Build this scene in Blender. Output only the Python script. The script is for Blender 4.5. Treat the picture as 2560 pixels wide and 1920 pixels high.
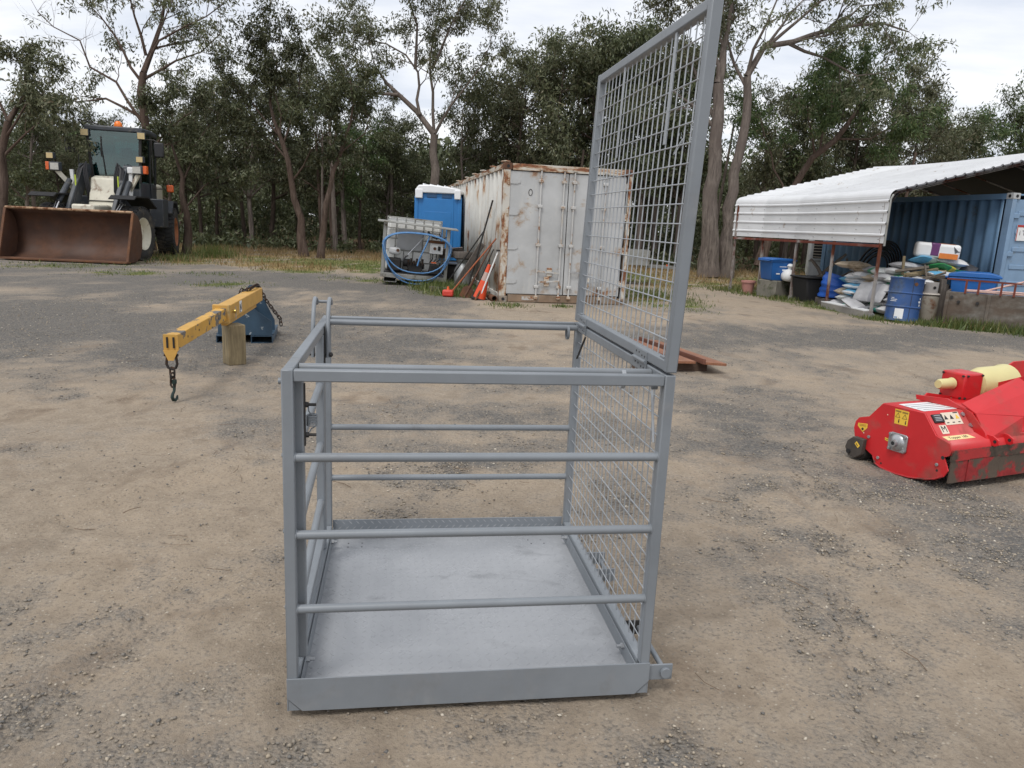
import bpy, bmesh, math, random
import numpy as np
from mathutils import Vector, Matrix, Euler
for o in list(bpy.data.objects): bpy.data.objects.remove(o)
R = math.radians
SC = bpy.context.scene
COL = SC.collection
# ------------------------------------------------------------------ camera
pitch, roll = R(12.08), R(2.62)
fw = Vector((0, math.cos(pitch), -math.sin(pitch))); rt = Vector((1, 0, 0)); up = rt.cross(fw)
rt2 = rt * math.cos(roll) + up * math.sin(roll); up2 = up * math.cos(roll) - rt * math.sin(roll)
cam = bpy.data.cameras.new('camera'); cam.sensor_width = 36.0; cam.lens = 26.3; cam.clip_end = 2000; cam.clip_start = 0.05
camo = bpy.data.objects.new('camera', cam); COL.objects.link(camo)
mw = Matrix((rt2, up2, -fw)).transposed().to_4x4(); mw.translation = Vector((0, 0, 1.5)); camo.matrix_world = mw
SC.camera = camo
SC.render.resolution_x, SC.render.resolution_y = 1024, 768
# ------------------------------------------------------------------ sky and sun (bright overcast)
SUN_EL, SUN_AZ = R(58), R(205)          # azimuth clockwise from +Y
w = bpy.data.worlds.new('World'); SC.world = w; w.use_nodes = True
nt = w.node_tree; nt.nodes.clear(); N = nt.nodes.new; LK = nt.links.new
out = N('ShaderNodeOutputWorld'); bg = N('ShaderNodeBackground'); LK(bg.outputs[0], out.inputs[0])
sky = N('ShaderNodeTexSky'); sky.sky_type = 'NISHITA'; sky.sun_disc = False; sky.sun_elevation = SUN_EL; sky.sun_rotation = SUN_AZ
sky.air_density = 1.0; sky.dust_density = 2.0
sk = N('ShaderNodeVectorMath'); sk.operation = 'SCALE'; sk.inputs['Scale'].default_value = 0.12; LK(sky.outputs[0], sk.inputs[0])
tc = N('ShaderNodeTexCoord'); sep = N('ShaderNodeSeparateXYZ'); LK(tc.outputs['Generated'], sep.inputs[0])
za = N('ShaderNodeMath'); za.operation = 'ABSOLUTE'; LK(sep.outputs['Z'], za.inputs[0])
zb = N('ShaderNodeMath'); zb.operation = 'ADD'; zb.inputs[1].default_value = 0.22; LK(za.outputs[0], zb.inputs[0])
cb = N('ShaderNodeCombineXYZ')
for i, a in enumerate('XY'):
    dv = N('ShaderNodeMath'); dv.operation = 'DIVIDE'; LK(sep.outputs[a], dv.inputs[0]); LK(zb.outputs[0], dv.inputs[1]); LK(dv.outputs[0], cb.inputs[i])
n1 = N('ShaderNodeTexNoise'); n1.inputs['Scale'].default_value = 1.5; n1.inputs['Detail'].default_value = 7; n1.inputs['Roughness'].default_value = 0.56; n1.inputs['Distortion'].default_value = 0.25
mpg = N('ShaderNodeMapping'); mpg.inputs['Scale'].default_value = (0.8, 1.7, 1); mpg.inputs['Rotation'].default_value = (0, 0, 0.5); LK(cb.outputs[0], mpg.inputs[0]); LK(mpg.outputs[0], n1.inputs['Vector'])
rp = N('ShaderNodeValToRGB'); rp.color_ramp.elements[0].position = 0.34; rp.color_ramp.elements[1].position = 0.60
rp.color_ramp.elements[0].color = (0.67, 0.71, 0.79, 1); rp.color_ramp.elements[1].color = (0.95, 0.95, 0.96, 1)
LK(n1.outputs[0], rp.inputs[0])
mx = N('ShaderNodeMix'); mx.data_type = 'RGBA'; mx.inputs['Factor'].default_value = 0.88
LK(sk.outputs[0], mx.inputs['A']); LK(rp.outputs[0], mx.inputs['B']); LK(mx.outputs['Result'], bg.inputs['Color']); bg.inputs['Strength'].default_value = 1.0
sd = bpy.data.lights.new('sun', 'SUN'); sd.energy = 1.5; sd.angle = R(18); sd.color = (1.0, 0.97, 0.93)
so = bpy.data.objects.new('sun', sd); COL.objects.link(so); so.location = (0, 0, 30)
sdir = Vector((math.sin(SUN_AZ) * math.cos(SUN_EL), math.cos(SUN_AZ) * math.cos(SUN_EL), math.sin(SUN_EL)))
so.rotation_euler = (-sdir).to_track_quat('-Z', 'Y').to_euler()
SC.view_settings.view_transform = 'Standard'; SC.view_settings.look = 'None'; SC.view_settings.exposure = 0.28; SC.view_settings.gamma = 1.0
SC.render.engine = 'CYCLES'; SC.cycles.max_bounces = 6; SC.cycles.transparent_max_bounces = 8

# ------------------------------------------------------------------ helpers
def setk(o, label=None, cat=None, group=None, kind=None):
    for k, v in (('label', label), ('category', cat), ('group', group), ('kind', kind)):
        if v: o[k] = v
    return o
def thing(name, label, cat, loc=(0, 0, 0), rz=0.0, group=None, rot=None):
    o = bpy.data.objects.new(name, None); COL.objects.link(o); o.location = loc
    o.rotation_euler = rot if rot else (0, 0, rz); o.empty_display_size = 0.2
    return setk(o, label, cat, group)
def frame_of(d):
    d = Vector(d).normalized(); a = Vector((0, 0, 1)) if abs(d.z) < 0.9 else Vector((1, 0, 0))
    u = d.cross(a).normalized(); return u, d.cross(u).normalized(), d
class MB:
    def __init__(s): s.v = []; s.f = []
    def add(s, vs, fs):
        b = len(s.v); s.v += [tuple(p) for p in vs]; s.f += [tuple(b + i for i in f) for f in fs]; return s
    def bx(s, x0, x1, y0, y1, z0, z1, M=None):
        p = [Vector((x, y, z)) for z in (z0, z1) for y in (y0, y1) for x in (x0, x1)]
        if M: p = [M @ q for q in p]
        return s.add(p, [(0, 2, 3, 1), (4, 5, 7, 6), (0, 1, 5, 4), (2, 6, 7, 3), (0, 4, 6, 2), (1, 3, 7, 5)])
    def box(s, c, size, rot=None):
        M = Matrix.Translation(Vector(c)) @ (Euler(rot).to_matrix().to_4x4() if rot else Matrix())
        a, b, d = (k / 2 for k in size); return s.bx(-a, a, -b, b, -d, d, M)
    def bar(s, p0, p1, w, h, upv=(0, 0, 1)):
        p0, p1 = Vector(p0), Vector(p1); d = (p1 - p0); L = d.length; d.normalize()
        upv = Vector(upv); u = d.cross(upv)
        if u.length < 1e-4: u = d.cross(Vector((1, 0, 0)))
        u.normalize(); v = u.cross(d)
        M = Matrix((u, d, v)).transposed().to_4x4(); M.translation = p0
        return s.bx(-w / 2, w / 2, 0, L, -h / 2, h / 2, M)
    def cyl(s, p0, p1, r, n=12, r2=None, caps=True):
        p0, p1 = Vector(p0), Vector(p1); u, v, d = frame_of(p1 - p0); r2 = r if r2 is None else r2
        vs = []
        for p, rr in ((p0, r), (p1, r2)):
            for i in range(n):
                a = 2 * math.pi * i / n; vs.append(p + (u * math.cos(a) + v * math.sin(a)) * rr)
        fs = [(i, (i + 1) % n, n + (i + 1) % n, n + i) for i in range(n)]
        if caps: fs += [tuple(range(n - 1, -1, -1)), tuple(range(n, 2 * n))]
        return s.add(vs, fs)
    def tube(s, pts, r, n=8, closed=False, caps=True):
        pts = [Vector(p) for p in pts]; m = len(pts); rs = r if hasattr(r, '__len__') else [r] * m
        vs = []; u = None
        for k, p in enumerate(pts):
            if closed: d = pts[(k + 1) % m] - pts[k - 1]
            else: d = pts[min(k + 1, m - 1)] - pts[max(k - 1, 0)]
            d.normalize()
            if u is None: u = frame_of(d)[0]
            u = (u - d * u.dot(d))
            if u.length < 1e-5: u = frame_of(d)[0]
            u.normalize(); v = d.cross(u)
            for i in range(n):
                a = 2 * math.pi * i / n; vs.append(p + (u * math.cos(a) + v * math.sin(a)) * rs[k])
        fs = []
        for k in range(m if closed else m - 1):
            a, b = k * n, ((k + 1) % m) * n
            fs += [(a + i, a + (i + 1) % n, b + (i + 1) % n, b + i) for i in range(n)]
        if caps and not closed: fs += [tuple(range(n - 1, -1, -1)), tuple(range((m - 1) * n, m * n))]
        return s.add(vs, fs)
    def prism(s, poly, o, u, v, t):
        """polygon in the plane (o,u,v), pushed t along u x v"""
        o, u, v = Vector(o), Vector(u), Vector(v); w = u.cross(v).normalized() * t; n = len(poly)
        A = [o + u * a + v * b for a, b in poly]; B = [p + w for p in A]
        return s.add(A + B, [tuple(range(n - 1, -1, -1)), tuple(range(n, 2 * n))] + [(i, (i + 1) % n, n + (i + 1) % n, n + i) for i in range(n)])
    def lathe(s, prof, o=(0, 0, 0), ax=(0, 0, 1), n=20, caps=True):
        o = Vector(o); u, v, d = frame_of(ax); vs = []; m = len(prof)
        for r, z in prof:
            for i in range(n):
                a = 2 * math.pi * i / n; vs.append(o + d * z + (u * math.cos(a) + v * math.sin(a)) * r)
        fs = []
        for k in range(m - 1):
            fs += [(k * n + i, k * n + (i + 1) % n, (k + 1) * n + (i + 1) % n, (k + 1) * n + i) for i in range(n)]
        if caps: fs += [tuple(range(n - 1, -1, -1)), tuple(range((m - 1) * n, m * n))]
        return s.add(vs, fs)
    def sheet(s, rows, t=None):
        """grid of points (list of rows); open sheet"""
        m = len(rows[0]); vs = [p for r in rows for p in r]
        fs = [(k * m + i, k * m + i + 1, (k + 1) * m + i + 1, (k + 1) * m + i) for k in range(len(rows) - 1) for i in range(m - 1)]
        return s.add(vs, fs)
    def build(s, name, mat, parent=None, sm=40, bevel=0, seg=2, kind=None, label=None, solid=0, sub=0):
        me = bpy.data.meshes.new(name); me.from_pydata(s.v, [], s.f); me.validate()
        bm = bmesh.new(); bm.from_mesh(me); bmesh.ops.recalc_face_normals(bm, faces=bm.faces[:]); bm.to_mesh(me); bm.free()
        if sm:
            me.polygons.foreach_set('use_smooth', [True] * len(me.polygons)); me.set_sharp_from_angle(angle=R(sm))
        me.materials.append(mat)
        o = bpy.data.objects.new(name, me); COL.objects.link(o)
        if parent: o.parent = parent
        if solid: md = o.modifiers.new('solid', 'SOLIDIFY'); md.thickness = solid; md.offset = 0
        if sub: md = o.modifiers.new('sub', 'SUBSURF'); md.levels = md.render_levels = sub
        if bevel: md = o.modifiers.new('bevel', 'BEVEL'); md.width = bevel; md.segments = seg; md.limit_method = 'ANGLE'; md.angle_limit = R(40); md.harden_normals = False
        return setk(o, label, None, None, kind)
def share(o, name=None, parent=None):
    c = o.copy(); COL.objects.link(c)
    if parent: c.parent = parent
    return c
def np_obj(name, V, F, mat, parent=None, smooth=False, attrs=None):
    V = np.asarray(V, np.float32); F = np.asarray(F, np.int32); k = F.shape[1]
    me = bpy.data.meshes.new(name); me.vertices.add(len(V)); me.vertices.foreach_set('co', V.ravel())
    me.loops.add(F.size); me.loops.foreach_set('vertex_index', F.ravel())
    me.polygons.add(len(F)); me.polygons.foreach_set('loop_start', np.arange(0, F.size, k, dtype=np.int32))
    if smooth: me.polygons.foreach_set('use_smooth', np.ones(len(F), bool))
    for an, av in (attrs or {}).items():
        at = me.attributes.new(an, 'FLOAT', 'POINT'); at.data.foreach_set('value', np.asarray(av, np.float32))
    me.update(calc_edges=True); me.validate()
    me.materials.append(mat)
    o = bpy.data.objects.new(name, me); COL.objects.link(o)
    if parent: o.parent = parent
    return o
# value noise in numpy
def _h(ix, iy, seed):
    n = (ix * 374761393 + iy * 668265263 + seed * 1442695041) & 0xffffffff
    n = ((n ^ (n >> 13)) * 1274126177) & 0xffffffff
    return ((n ^ (n >> 16)) & 0xffff) / 65535.0
def vnoise(x, y, seed=0):
    ix = np.floor(x).astype(np.int64); iy = np.floor(y).astype(np.int64); fx = x - ix; fy = y - iy
    fx = fx * fx * (3 - 2 * fx); fy = fy * fy * (3 - 2 * fy)
    a, b, c, d = _h(ix, iy, seed), _h(ix + 1, iy, seed), _h(ix, iy + 1, seed), _h(ix + 1, iy + 1, seed)
    return (a * (1 - fx) + b * fx) * (1 - fy) + (c * (1 - fx) + d * fx) * fy
def fbm(x, y, seed=0, oct=4):
    s = 0; a = 0.5; t = 0
    for i in range(oct):
        s = s + a * vnoise(x * 2 ** i, y * 2 ** i, seed + i * 17); t += a; a *= 0.5
    return s / t
def sstep(a, b, x): t = np.clip((x - a) / (b - a), 0, 1); return t * t * (3 - 2 * t)
# ------------------------------------------------------------------ materials
def newmat(name):
    m = bpy.data.materials.new(name); m.use_nodes = True; nt = m.node_tree
    return m, nt, nt.nodes['Principled BSDF'], nt.nodes.new, nt.links.new
def lin(r, g, b):
    f = lambda c: (c / 255 / 12.92) if c / 255 <= 0.04045 else ((c / 255 + 0.055) / 1.055) ** 2.4
    return (f(r), f(g), f(b), 1)
def mixc(Nn, Lk, fac, a, b):
    m = Nn('ShaderNodeMix'); m.data_type = 'RGBA'
    for s, v in (('Factor', fac), ('A', a), ('B', b)):
        if hasattr(v, 'is_linked') or hasattr(v, 'links'): Lk(v, m.inputs[s])
        else: m.inputs[s].default_value = v
    return m.outputs['Result']
def ramp(Nn, Lk, src, p0, p1, c0=(0, 0, 0, 1), c1=(1, 1, 1, 1)):
    r = Nn('ShaderNodeValToRGB'); e = r.color_ramp.elements; e[0].position = p0; e[1].position = p1; e[0].color = c0; e[1].color = c1
    Lk(src, r.inputs[0]); return r.outputs[0]
def noise(Nn, Lk, vec, scale, detail=4, rough=0.55, dist=0):
    n = Nn('ShaderNodeTexNoise'); n.inputs['Scale'].default_value = scale; n.inputs['Detail'].default_value = detail
    n.inputs['Roughness'].default_value = rough; n.inputs['Distortion'].default_value = dist
    if vec: Lk(vec, n.inputs['Vector'])
    return n.outputs[0]
def mapped(Nn, Lk, sc=(1, 1, 1), kind='Object', loc=(0, 0, 0)):
    t = Nn('ShaderNodeTexCoord'); m = Nn('ShaderNodeMapping'); m.inputs['Scale'].default_value = sc; m.inputs['Location'].default_value = loc
    Lk(t.outputs[kind], m.inputs[0]); return m.outputs[0]
def bumpn(Nn, Lk, bs, h, strength, dist=0.01):
    b = Nn('ShaderNodeBump'); b.inputs['Strength'].default_value = strength; b.inputs['Distance'].default_value = dist
    Lk(h, b.inputs['Height']); Lk(b.outputs[0], bs.inputs['Normal']); return b
def mat(name, col, rough=0.6, metal=0.0, var=0.18, vs=4.0, wear=None, wamt=0.0, wscale=3.0, wsc=(1, 1, 1), bump=0.0, bs=40.0, spec=0.5, edge=0.06, coat=0):
    """paint or plastic with uneven tone; wear = second colour showing in patches of total share wamt"""
    m, nt, b, Nn, Lk = newmat(name)
    if len(col) == 3: col = (*col, 1)
    v = mapped(Nn, Lk); nz = noise(Nn, Lk, v, vs, 5, 0.6)
    lo = tuple(c * (1 - var) for c in col[:3]) + (1,); hi = tuple(min(1, c * (1 + var)) for c in col[:3]) + (1,)
    c = ramp(Nn, Lk, nz, 0.3, 0.7, lo, hi); rr = None
    if wear:
        if len(wear) == 3: wear = (*wear, 1)
        v2 = mapped(Nn, Lk, wsc, loc=(3.1, 1.7, 5.3)); n2 = noise(Nn, Lk, v2, wscale, 8, 0.62, 0.2)
        f = ramp(Nn, Lk, n2, 0.72 - 0.44 * wamt - edge, 0.72 - 0.44 * wamt + edge)
        wn = noise(Nn, Lk, v, vs * 6, 4)
        wc = ramp(Nn, Lk, wn, 0.3, 0.75, tuple(k * 0.55 for k in wear[:3]) + (1,), wear)
        c = mixc(Nn, Lk, f, c, wc)
        mr = Nn('ShaderNodeMapRange'); mr.inputs['To Min'].default_value = rough; mr.inputs['To Max'].default_value = 0.85
        Lk(f, mr.inputs['Value']); Lk(mr.outputs[0], b.inputs['Roughness'])
    else:
        mr = Nn('ShaderNodeMapRange'); mr.inputs['To Min'].default_value = max(0.05, rough - 0.1); mr.inputs['To Max'].default_value = min(1, rough + 0.12)
        Lk(nz, mr.inputs['Value']); Lk(mr.outputs[0], b.inputs['Roughness'])
    Lk(c, b.inputs['Base Color']); b.inputs['Metallic'].default_value = metal
    b.inputs['Specular IOR Level'].default_value = spec
    if coat: b.inputs['Coat Weight'].default_value = coat; b.inputs['Coat Roughness'].default_value = 0.15
    if bump: bumpn(Nn, Lk, b, noise(Nn, Lk, v, bs, 4, 0.6), bump, 0.004)
    return m
# ------------------------------------------------------------------ ground
def ground_masks(x, y):
    n1 = fbm(x * 0.55 + 3, y * 0.55 + 9, 1, 5); n2 = fbm(x * 1.7, y * 1.7, 5, 4); n3 = fbm(x * 0.16 + 20, y * 0.3 + 5, 9, 3)
    n4 = fbm(x * 5.5, y * 5.5, 55, 3)
    g = 0.36 + 0.95 * (n1 - 0.5) + 0.95 * (n2 - 0.5) + 0.6 * (n3 - 0.5) + 0.55 * (n4 - 0.5)
    g = g + 0.50 * sstep(6.6, 9.0, y - 0.25 * np.clip(x + 3, 0, 3)) * (1 - sstep(17.5, 21, y)) * (1 - sstep(-1.6, 0.2, x))
    g = g + 0.42 * sstep(8.8, 10.2, y - 0.15 * x) * (1 - sstep(12.2, 13.4, y - 0.05 * x)) * sstep(1.0, 3.0, x)
    g = g + 0.27 * sstep(0.5, 1.6, x) * (1 - sstep(3.5, 6.0, y)) + 0.10 * (1 - sstep(1.6, 2.3, y)) + 0.25 * sstep(2.0, 3.0, x) * (1 - sstep(5.0, 6.5, y))
    g = g - 0.10 * (1 - sstep(-1.2, 0.0, x)) * (1 - sstep(5.0, 7.0, y))
    g = g - 0.30 * np.exp(-((x - 1.0) / 2.5) ** 2 - ((y - 13.2) / 1.0) ** 2) - 0.35 * np.exp(-((x - 4.6) / 1.4) ** 2 - ((y - 16.5) / 2.2) ** 2)
    # grass: the verge behind the yard, tufts along the shed and the container
    nn = fbm(x * 0.5 + 40, y * 0.5, 21, 4) - 0.5; nf = fbm(x * 2.2, y * 2.2 + 7, 31, 3) - 0.5
    edge = np.where(x < 0, 20.6 + 0.25 * np.clip(-x - 8, -4, 4), 20.4)
    gr = sstep(-1.6, 2.0, y - edge + 5.5 * nn) * (0.62 + 1.2 * nf)
    seg = np.array([(5.75, 20.3), (6.94, 14.7)]); d = seg[1] - seg[0]; L = np.hypot(*d); d = d / L
    t = (x - seg[0, 0]) * d[0] + (y - seg[0, 1]) * d[1]; dist = (x - seg[0, 0]) * (-d[1]) + (y - seg[0, 1]) * d[0]
    gr = np.maximum(gr, (np.exp(-((dist - 0.15) / 0.45) ** 2) * sstep(-0.5, 0.5, t) * (1 - sstep(L + 0.2, L + 1.0, t))) * (0.55 + 1.6 * nf))
    gr = np.maximum(gr, np.exp(-((y - (13.9 - 0.45 * (x - 7.6))) / 0.42) ** 2) * sstep(6.7, 7.2, x) * (0.42 + 1.5 * nf))
    gr = np.maximum(gr, np.exp(-((x + 1.15 + 0.26 * (y - 15)) / 0.75) ** 2) * sstep(14.9, 15.6, y) * (1 - sstep(20, 22, y)) * (0.95 + nf))
    gr = np.maximum(gr, np.exp(-((x + 3.4) / 1.8) ** 2 - ((y - 18.3) / 0.9) ** 2) * (0.5 + 1.5 * nf))
    gr = np.maximum(gr, np.exp(-((x - 3.2) / 0.9) ** 2 - ((y - 16.4) / 2.0) ** 2) * (0.75 + 1.6 * nf))
    for gx, gy, rr in ((0.9, 14.2, .28), (-0.2, 13.9, .35), (-5.2, 12.6, .25), (-6.0, 15.5, .9), (-9, 17.2, 1.2), (-7.2, 17.8, .8), (-11.5, 18.4, 1.5)):
        gr = np.maximum(gr, np.exp(-((x - gx) ** 2 + (y - gy) ** 2) / rr ** 2) * (0.5 + 1.4 * nf))
    dry = np.clip(sstep(24.5, 28.5, y + 5 * nn) + 0.9 * sstep(0.52, 0.66, fbm(x * 0.33 + 9, y * 0.33, 77, 3)), 0, 1)
    litter = sstep(29, 33, y + 4 * nn)
    return np.clip(g, 0, 1), np.clip(gr, 0, 1), dry, litter
def axis_lines(lo, hi, fine_lo, fine_hi, step, grow=1.09):
    a = list(np.arange(fine_lo, fine_hi + 1e-6, step)); s = step
    while a[-1] < hi: s *= grow; a.append(a[-1] + s)
    s = step; b = [a[0]]
    while b[-1] > lo: s *= grow; b.append(b[-1] - s)
    return np.array(b[::-1][:-1] + a)
gx = axis_lines(-350, 350, -3.4, 3.6, 0.028, 1.045); gy = axis_lines(-60, 500, 0.8, 6.0, 0.028, 1.04)
GX, GY = np.meshgrid(gx, gy); gm, gg, gd, gl = ground_masks(GX, GY)
near = 1 - sstep(7, 14, GY)
zz = 0.022 * (fbm(GX * 1.1, GY * 1.1, 3, 4) - 0.5) + (0.016 * (fbm(GX * 5, GY * 5, 8, 3) - 0.5) + 0.007 * (fbm(GX * 17, GY * 17, 19, 2) - 0.5) + 0.008 * gm * (fbm(GX * 14, GY * 14, 12, 2) - 0.35)) * near
def rut(x0, y0, x1, y1, w, dep):
    d = np.array([x1 - x0, y1 - y0]); L = np.hypot(*d); d = d / L
    t = (GX - x0) * d[0] + (GY - y0) * d[1]; q = (GX - x0) * (-d[1]) + (GY - y0) * d[0] + 0.03 * np.sin(t * 1.3)
    m = sstep(-0.5, 0.3, t) * (1 - sstep(L - 0.3, L + 0.5, t))
    lug = 0.5 + 0.5 * np.sin(t * 2 * math.pi / 0.13 + 2.2 * np.sign(q) + 9 * np.abs(q))
    return -m * dep * (np.exp(-(q / w) ** 4) * (0.5 + 0.5 * lug) - 0.5 * np.exp(-((np.abs(q) - w * 1.35) / (w * 0.3)) ** 2))
for a in ((-2.5, 2.6, -1.5, 4.6, .12, .020), (-1.35, 2.0, -1.05, 4.4, .10, .014), (1.0, 1.3, 2.1, 5.0, .12, .012), (-2.9, 2.2, -2.6, 4.2, .12, .018), (2.0, 1.5, 3.2, 4.2, .12, .011)):
    zz = zz + rut(*a)
zz = np.where((GX > -0.9) & (GX < 0.9) & (GY > 1.9) & (GY < 3.6), np.minimum(zz, 0.004), zz)
nx, ny = len(gx), len(gy)
idx = np.arange(nx * ny).reshape(ny, nx)
F = np.stack([idx[:-1, :-1], idx[:-1, 1:], idx[1:, 1:], idx[1:, :-1]], -1).reshape(-1, 4)
V = np.stack([GX, GY, zz], -1).reshape(-1, 3)
m_ground, nt_, b_, Nn, Lk = newmat('yard_ground')
P = mapped(Nn, Lk)
def attr(n): a = Nn('ShaderNodeAttribute'); a.attribute_name = n; return a.outputs['Fac']
def mth(op, a, b):
    q = Nn('ShaderNodeMath'); q.operation = op; q.use_clamp = False
    for i, v in enumerate((a, b)):
        if isinstance(v, (int, float)): q.inputs[i].default_value = v
        else: Lk(v, q.inputs[i])
    return q.outputs[0]
big = noise(Nn, Lk, P, 0.9, 6, 0.6); mid = noise(Nn, Lk, P, 7, 6, 0.65); fine = noise(Nn, Lk, P, 55, 5, 0.7); grit = noise(Nn, Lk, P, 260, 3, 0.6)
dirt = ramp(Nn, Lk, mid, 0.28, 0.74, (0.250, 0.205, 0.157, 1), (0.41, 0.341, 0.262, 1))
dirt = mixc(Nn, Lk, ramp(Nn, Lk, big, 0.42, 0.68), dirt, (0.395, 0.319, 0.237, 1))
dirt = mixc(Nn, Lk, ramp(Nn, Lk, noise(Nn, Lk, mapped(Nn, Lk, (1.2, .8, 1), loc=(4, 9, 0)), 1.6, 6, .62, .4), 0.56, 0.70), dirt, (0.215, 0.165, 0.12, 1))
dirt = mixc(Nn, Lk, ramp(Nn, Lk, fine, 0.50, 0.78), dirt, (0.17, 0.138, 0.108, 1))
vor = Nn('ShaderNodeTexVoronoi'); vor.inputs['Scale'].default_value = 75; Lk(P, vor.inputs['Vector'])
sepc = Nn('ShaderNodeSeparateColor'); Lk(vor.outputs['Color'], sepc.inputs[0])
stone = ramp(Nn, Lk, sepc.outputs[0], 0.05, 0.95, (0.075, 0.072, 0.068, 1), (0.30, 0.28, 0.25, 1))
stone = mixc(Nn, Lk, ramp(Nn, Lk, sepc.outputs[1], 0.86, 0.9), stone, (0.44, 0.36, 0.27, 1))
stone = mixc(Nn, Lk, ramp(Nn, Lk, fine, 0.35, 0.75), (0.165, 0.157, 0.146, 1), stone)
# how much stone shows: gravel mask roughened by fine noise
gsel = mth('ADD', attr('gravel'), mth('MULTIPLY', mth('SUBTRACT', fine, 0.5), 0.9)); gsel = mth('ADD', gsel, mth('MULTIPLY', mth('SUBTRACT', mid, 0.5), 1.0))
gfac = ramp(Nn, Lk, gsel, 0.24, 0.88)
colr = mixc(Nn, Lk, gfac, dirt, stone)
# scattered single chips everywhere
chip = Nn('ShaderNodeTexVoronoi'); chip.inputs['Scale'].default_value = 78; Lk(P, chip.inputs['Vector'])
sc2 = Nn('ShaderNodeSeparateColor'); Lk(chip.outputs['Color'], sc2.inputs[0])
cf = mth('MULTIPLY', ramp(Nn, Lk, sc2.outputs[0], 0.80, 0.83), ramp(Nn, Lk, chip.outputs['Distance'], 0.25, 0.42, (1, 1, 1, 1), (0, 0, 0, 1)))
colr = mixc(Nn, Lk, cf, colr, ramp(Nn, Lk, sc2.outputs[1], 0.1, 0.9, (0.15, 0.135, 0.12, 1), (0.46, 0.40, 0.32, 1)))
grassc = ramp(Nn, Lk, noise(Nn, Lk, P, 9, 5, 0.7), 0.3, 0.75, (0.085, 0.115, 0.034, 1), (0.21, 0.215, 0.075, 1))
dryc = ramp(Nn, Lk, noise(Nn, Lk, P, 6, 5, 0.7), 0.3, 0.75, (0.20, 0.145, 0.07, 1), (0.40, 0.29, 0.14, 1))
grassc = mixc(Nn, Lk, attr('dry'), grassc, dryc)
gs2 = mth('ADD', attr('grass'), mth('MULTIPLY', mth('SUBTRACT', noise(Nn, Lk, P, 14, 5, 0.7), 0.5), 0.9))
colr = mixc(Nn, Lk, ramp(Nn, Lk, gs2, 0.36, 0.58), colr, grassc)
colr = mixc(Nn, Lk, attr('litter'), colr, ramp(Nn, Lk, mid, 0.3, 0.7, (0.05, 0.035, 0.02, 1), (0.13, 0.085, 0.05, 1)))
Lk(colr, b_.inputs['Base Color']); b_.inputs['Roughness'].default_value = 0.95; b_.inputs['Specular IOR Level'].default_value = 0.15
hh = mth('ADD', mth('MULTIPLY', fine, 0.8), mth('MULTIPLY', grit, 0.35)); hh = mth('ADD', hh, mth('MULTIPLY', mth('MULTIPLY', vor.outputs['Distance'], gfac), -1.1)); hh = mth('ADD', hh, mth('MULTIPLY', mid, 1.2))
bumpn(Nn, Lk, b_, hh, 0.95, 0.018)
ground = setk(np_obj('ground', V, F, m_ground, smooth=True, attrs={'gravel': gm.ravel(), 'grass': gg.ravel(), 'dry': gd.ravel(), 'litter': gl.ravel()}), kind='structure')
# loose stones on the near yard, one mass
rng = np.random.default_rng(4)
def scatter_stones(name, n, x0, x1, y0, y1, smin, smax, mt, base=0.12):
    x = rng.uniform(x0, x1, n * 6); y = y0 + (y1 - y0) * rng.uniform(0, 1, n * 6) ** 1.4
    g = ground_masks(x, y)[0]; keep = rng.uniform(0, 1, n * 6) < base + (1 - base) * sstep(0.34, 0.74, g); x, y = x[keep][:n], y[keep][:n]; n = len(x)
    inside = (np.abs(x) < 0.62) & (y > 2.1) & (y < 3.4); s = smin + (smax - smin) * rng.uniform(0, 1, n) ** 4.5; s[inside] *= 0.6
    base = np.array([(1, 0, 0), (0, 1, 0), (-1, 0, 0), (0, -1, 0), (0, 0, 1), (0, 0, -1), (.6, .6, .45), (-.6, .55, .5)], float)
    faces = np.array([(0, 6, 4), (6, 1, 4), (1, 7, 4), (7, 2, 4), (2, 3, 4), (3, 0, 4), (0, 1, 6), (1, 2, 7), (3, 2, 5), (0, 3, 5), (1, 0, 5), (2, 1, 5)])
    a = rng.uniform(0, 2 * np.pi, n); ca, sa = np.cos(a), np.sin(a)
    pts = base[None] * rng.uniform(0.65, 1.25, (n, 8, 3)) * np.stack([np.ones(n), rng.uniform(.55, 1, n), rng.uniform(.4, .8, n)], -1)[:, None] * s[:, None, None]
    px = pts[..., 0] * ca[:, None] - pts[..., 1] * sa[:, None] + x[:, None]; py = pts[..., 0] * sa[:, None] + pts[..., 1] * ca[:, None] + y[:, None]
    pz = pts[..., 2] + (s * 0.22)[:, None] + 0.022 * (fbm(x * 1.1, y * 1.1, 3, 4) - 0.5)[:, None]
    V = np.stack([px, py, pz], -1).reshape(-1, 3); F = (faces[None] + 8 * np.arange(n)[:, None, None]).reshape(-1, 3)
    return setk(np_obj(name, V, F, mt), kind='stuff')
m_stone, nt_, b_, Nn, Lk = newmat('gravel_stone')
gi = Nn('ShaderNodeNewGeometry'); r = Nn('ShaderNodeValToRGB'); Lk(gi.outputs['Random Per Island'], r.inputs[0]); r.color_ramp.interpolation = 'LINEAR'
for i, (p, c) in enumerate(((0, (0.13, 0.125, 0.118, 1)), (0.35, (0.205, 0.19, 0.17, 1)), (0.62, (0.28, 0.24, 0.19, 1)), (0.92, (0.36, 0.30, 0.225, 1)), (1.0, (0.55, 0.50, 0.42, 1)))):
    e = r.color_ramp.elements[i] if i < 2 else r.color_ramp.elements.new(p); e.position = p; e.color = c
Lk(r.outputs[0], b_.inputs['Base Color']); b_.inputs['Roughness'].default_value = 0.9; b_.inputs['Specular IOR Level'].default_value = 0.2
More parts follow.
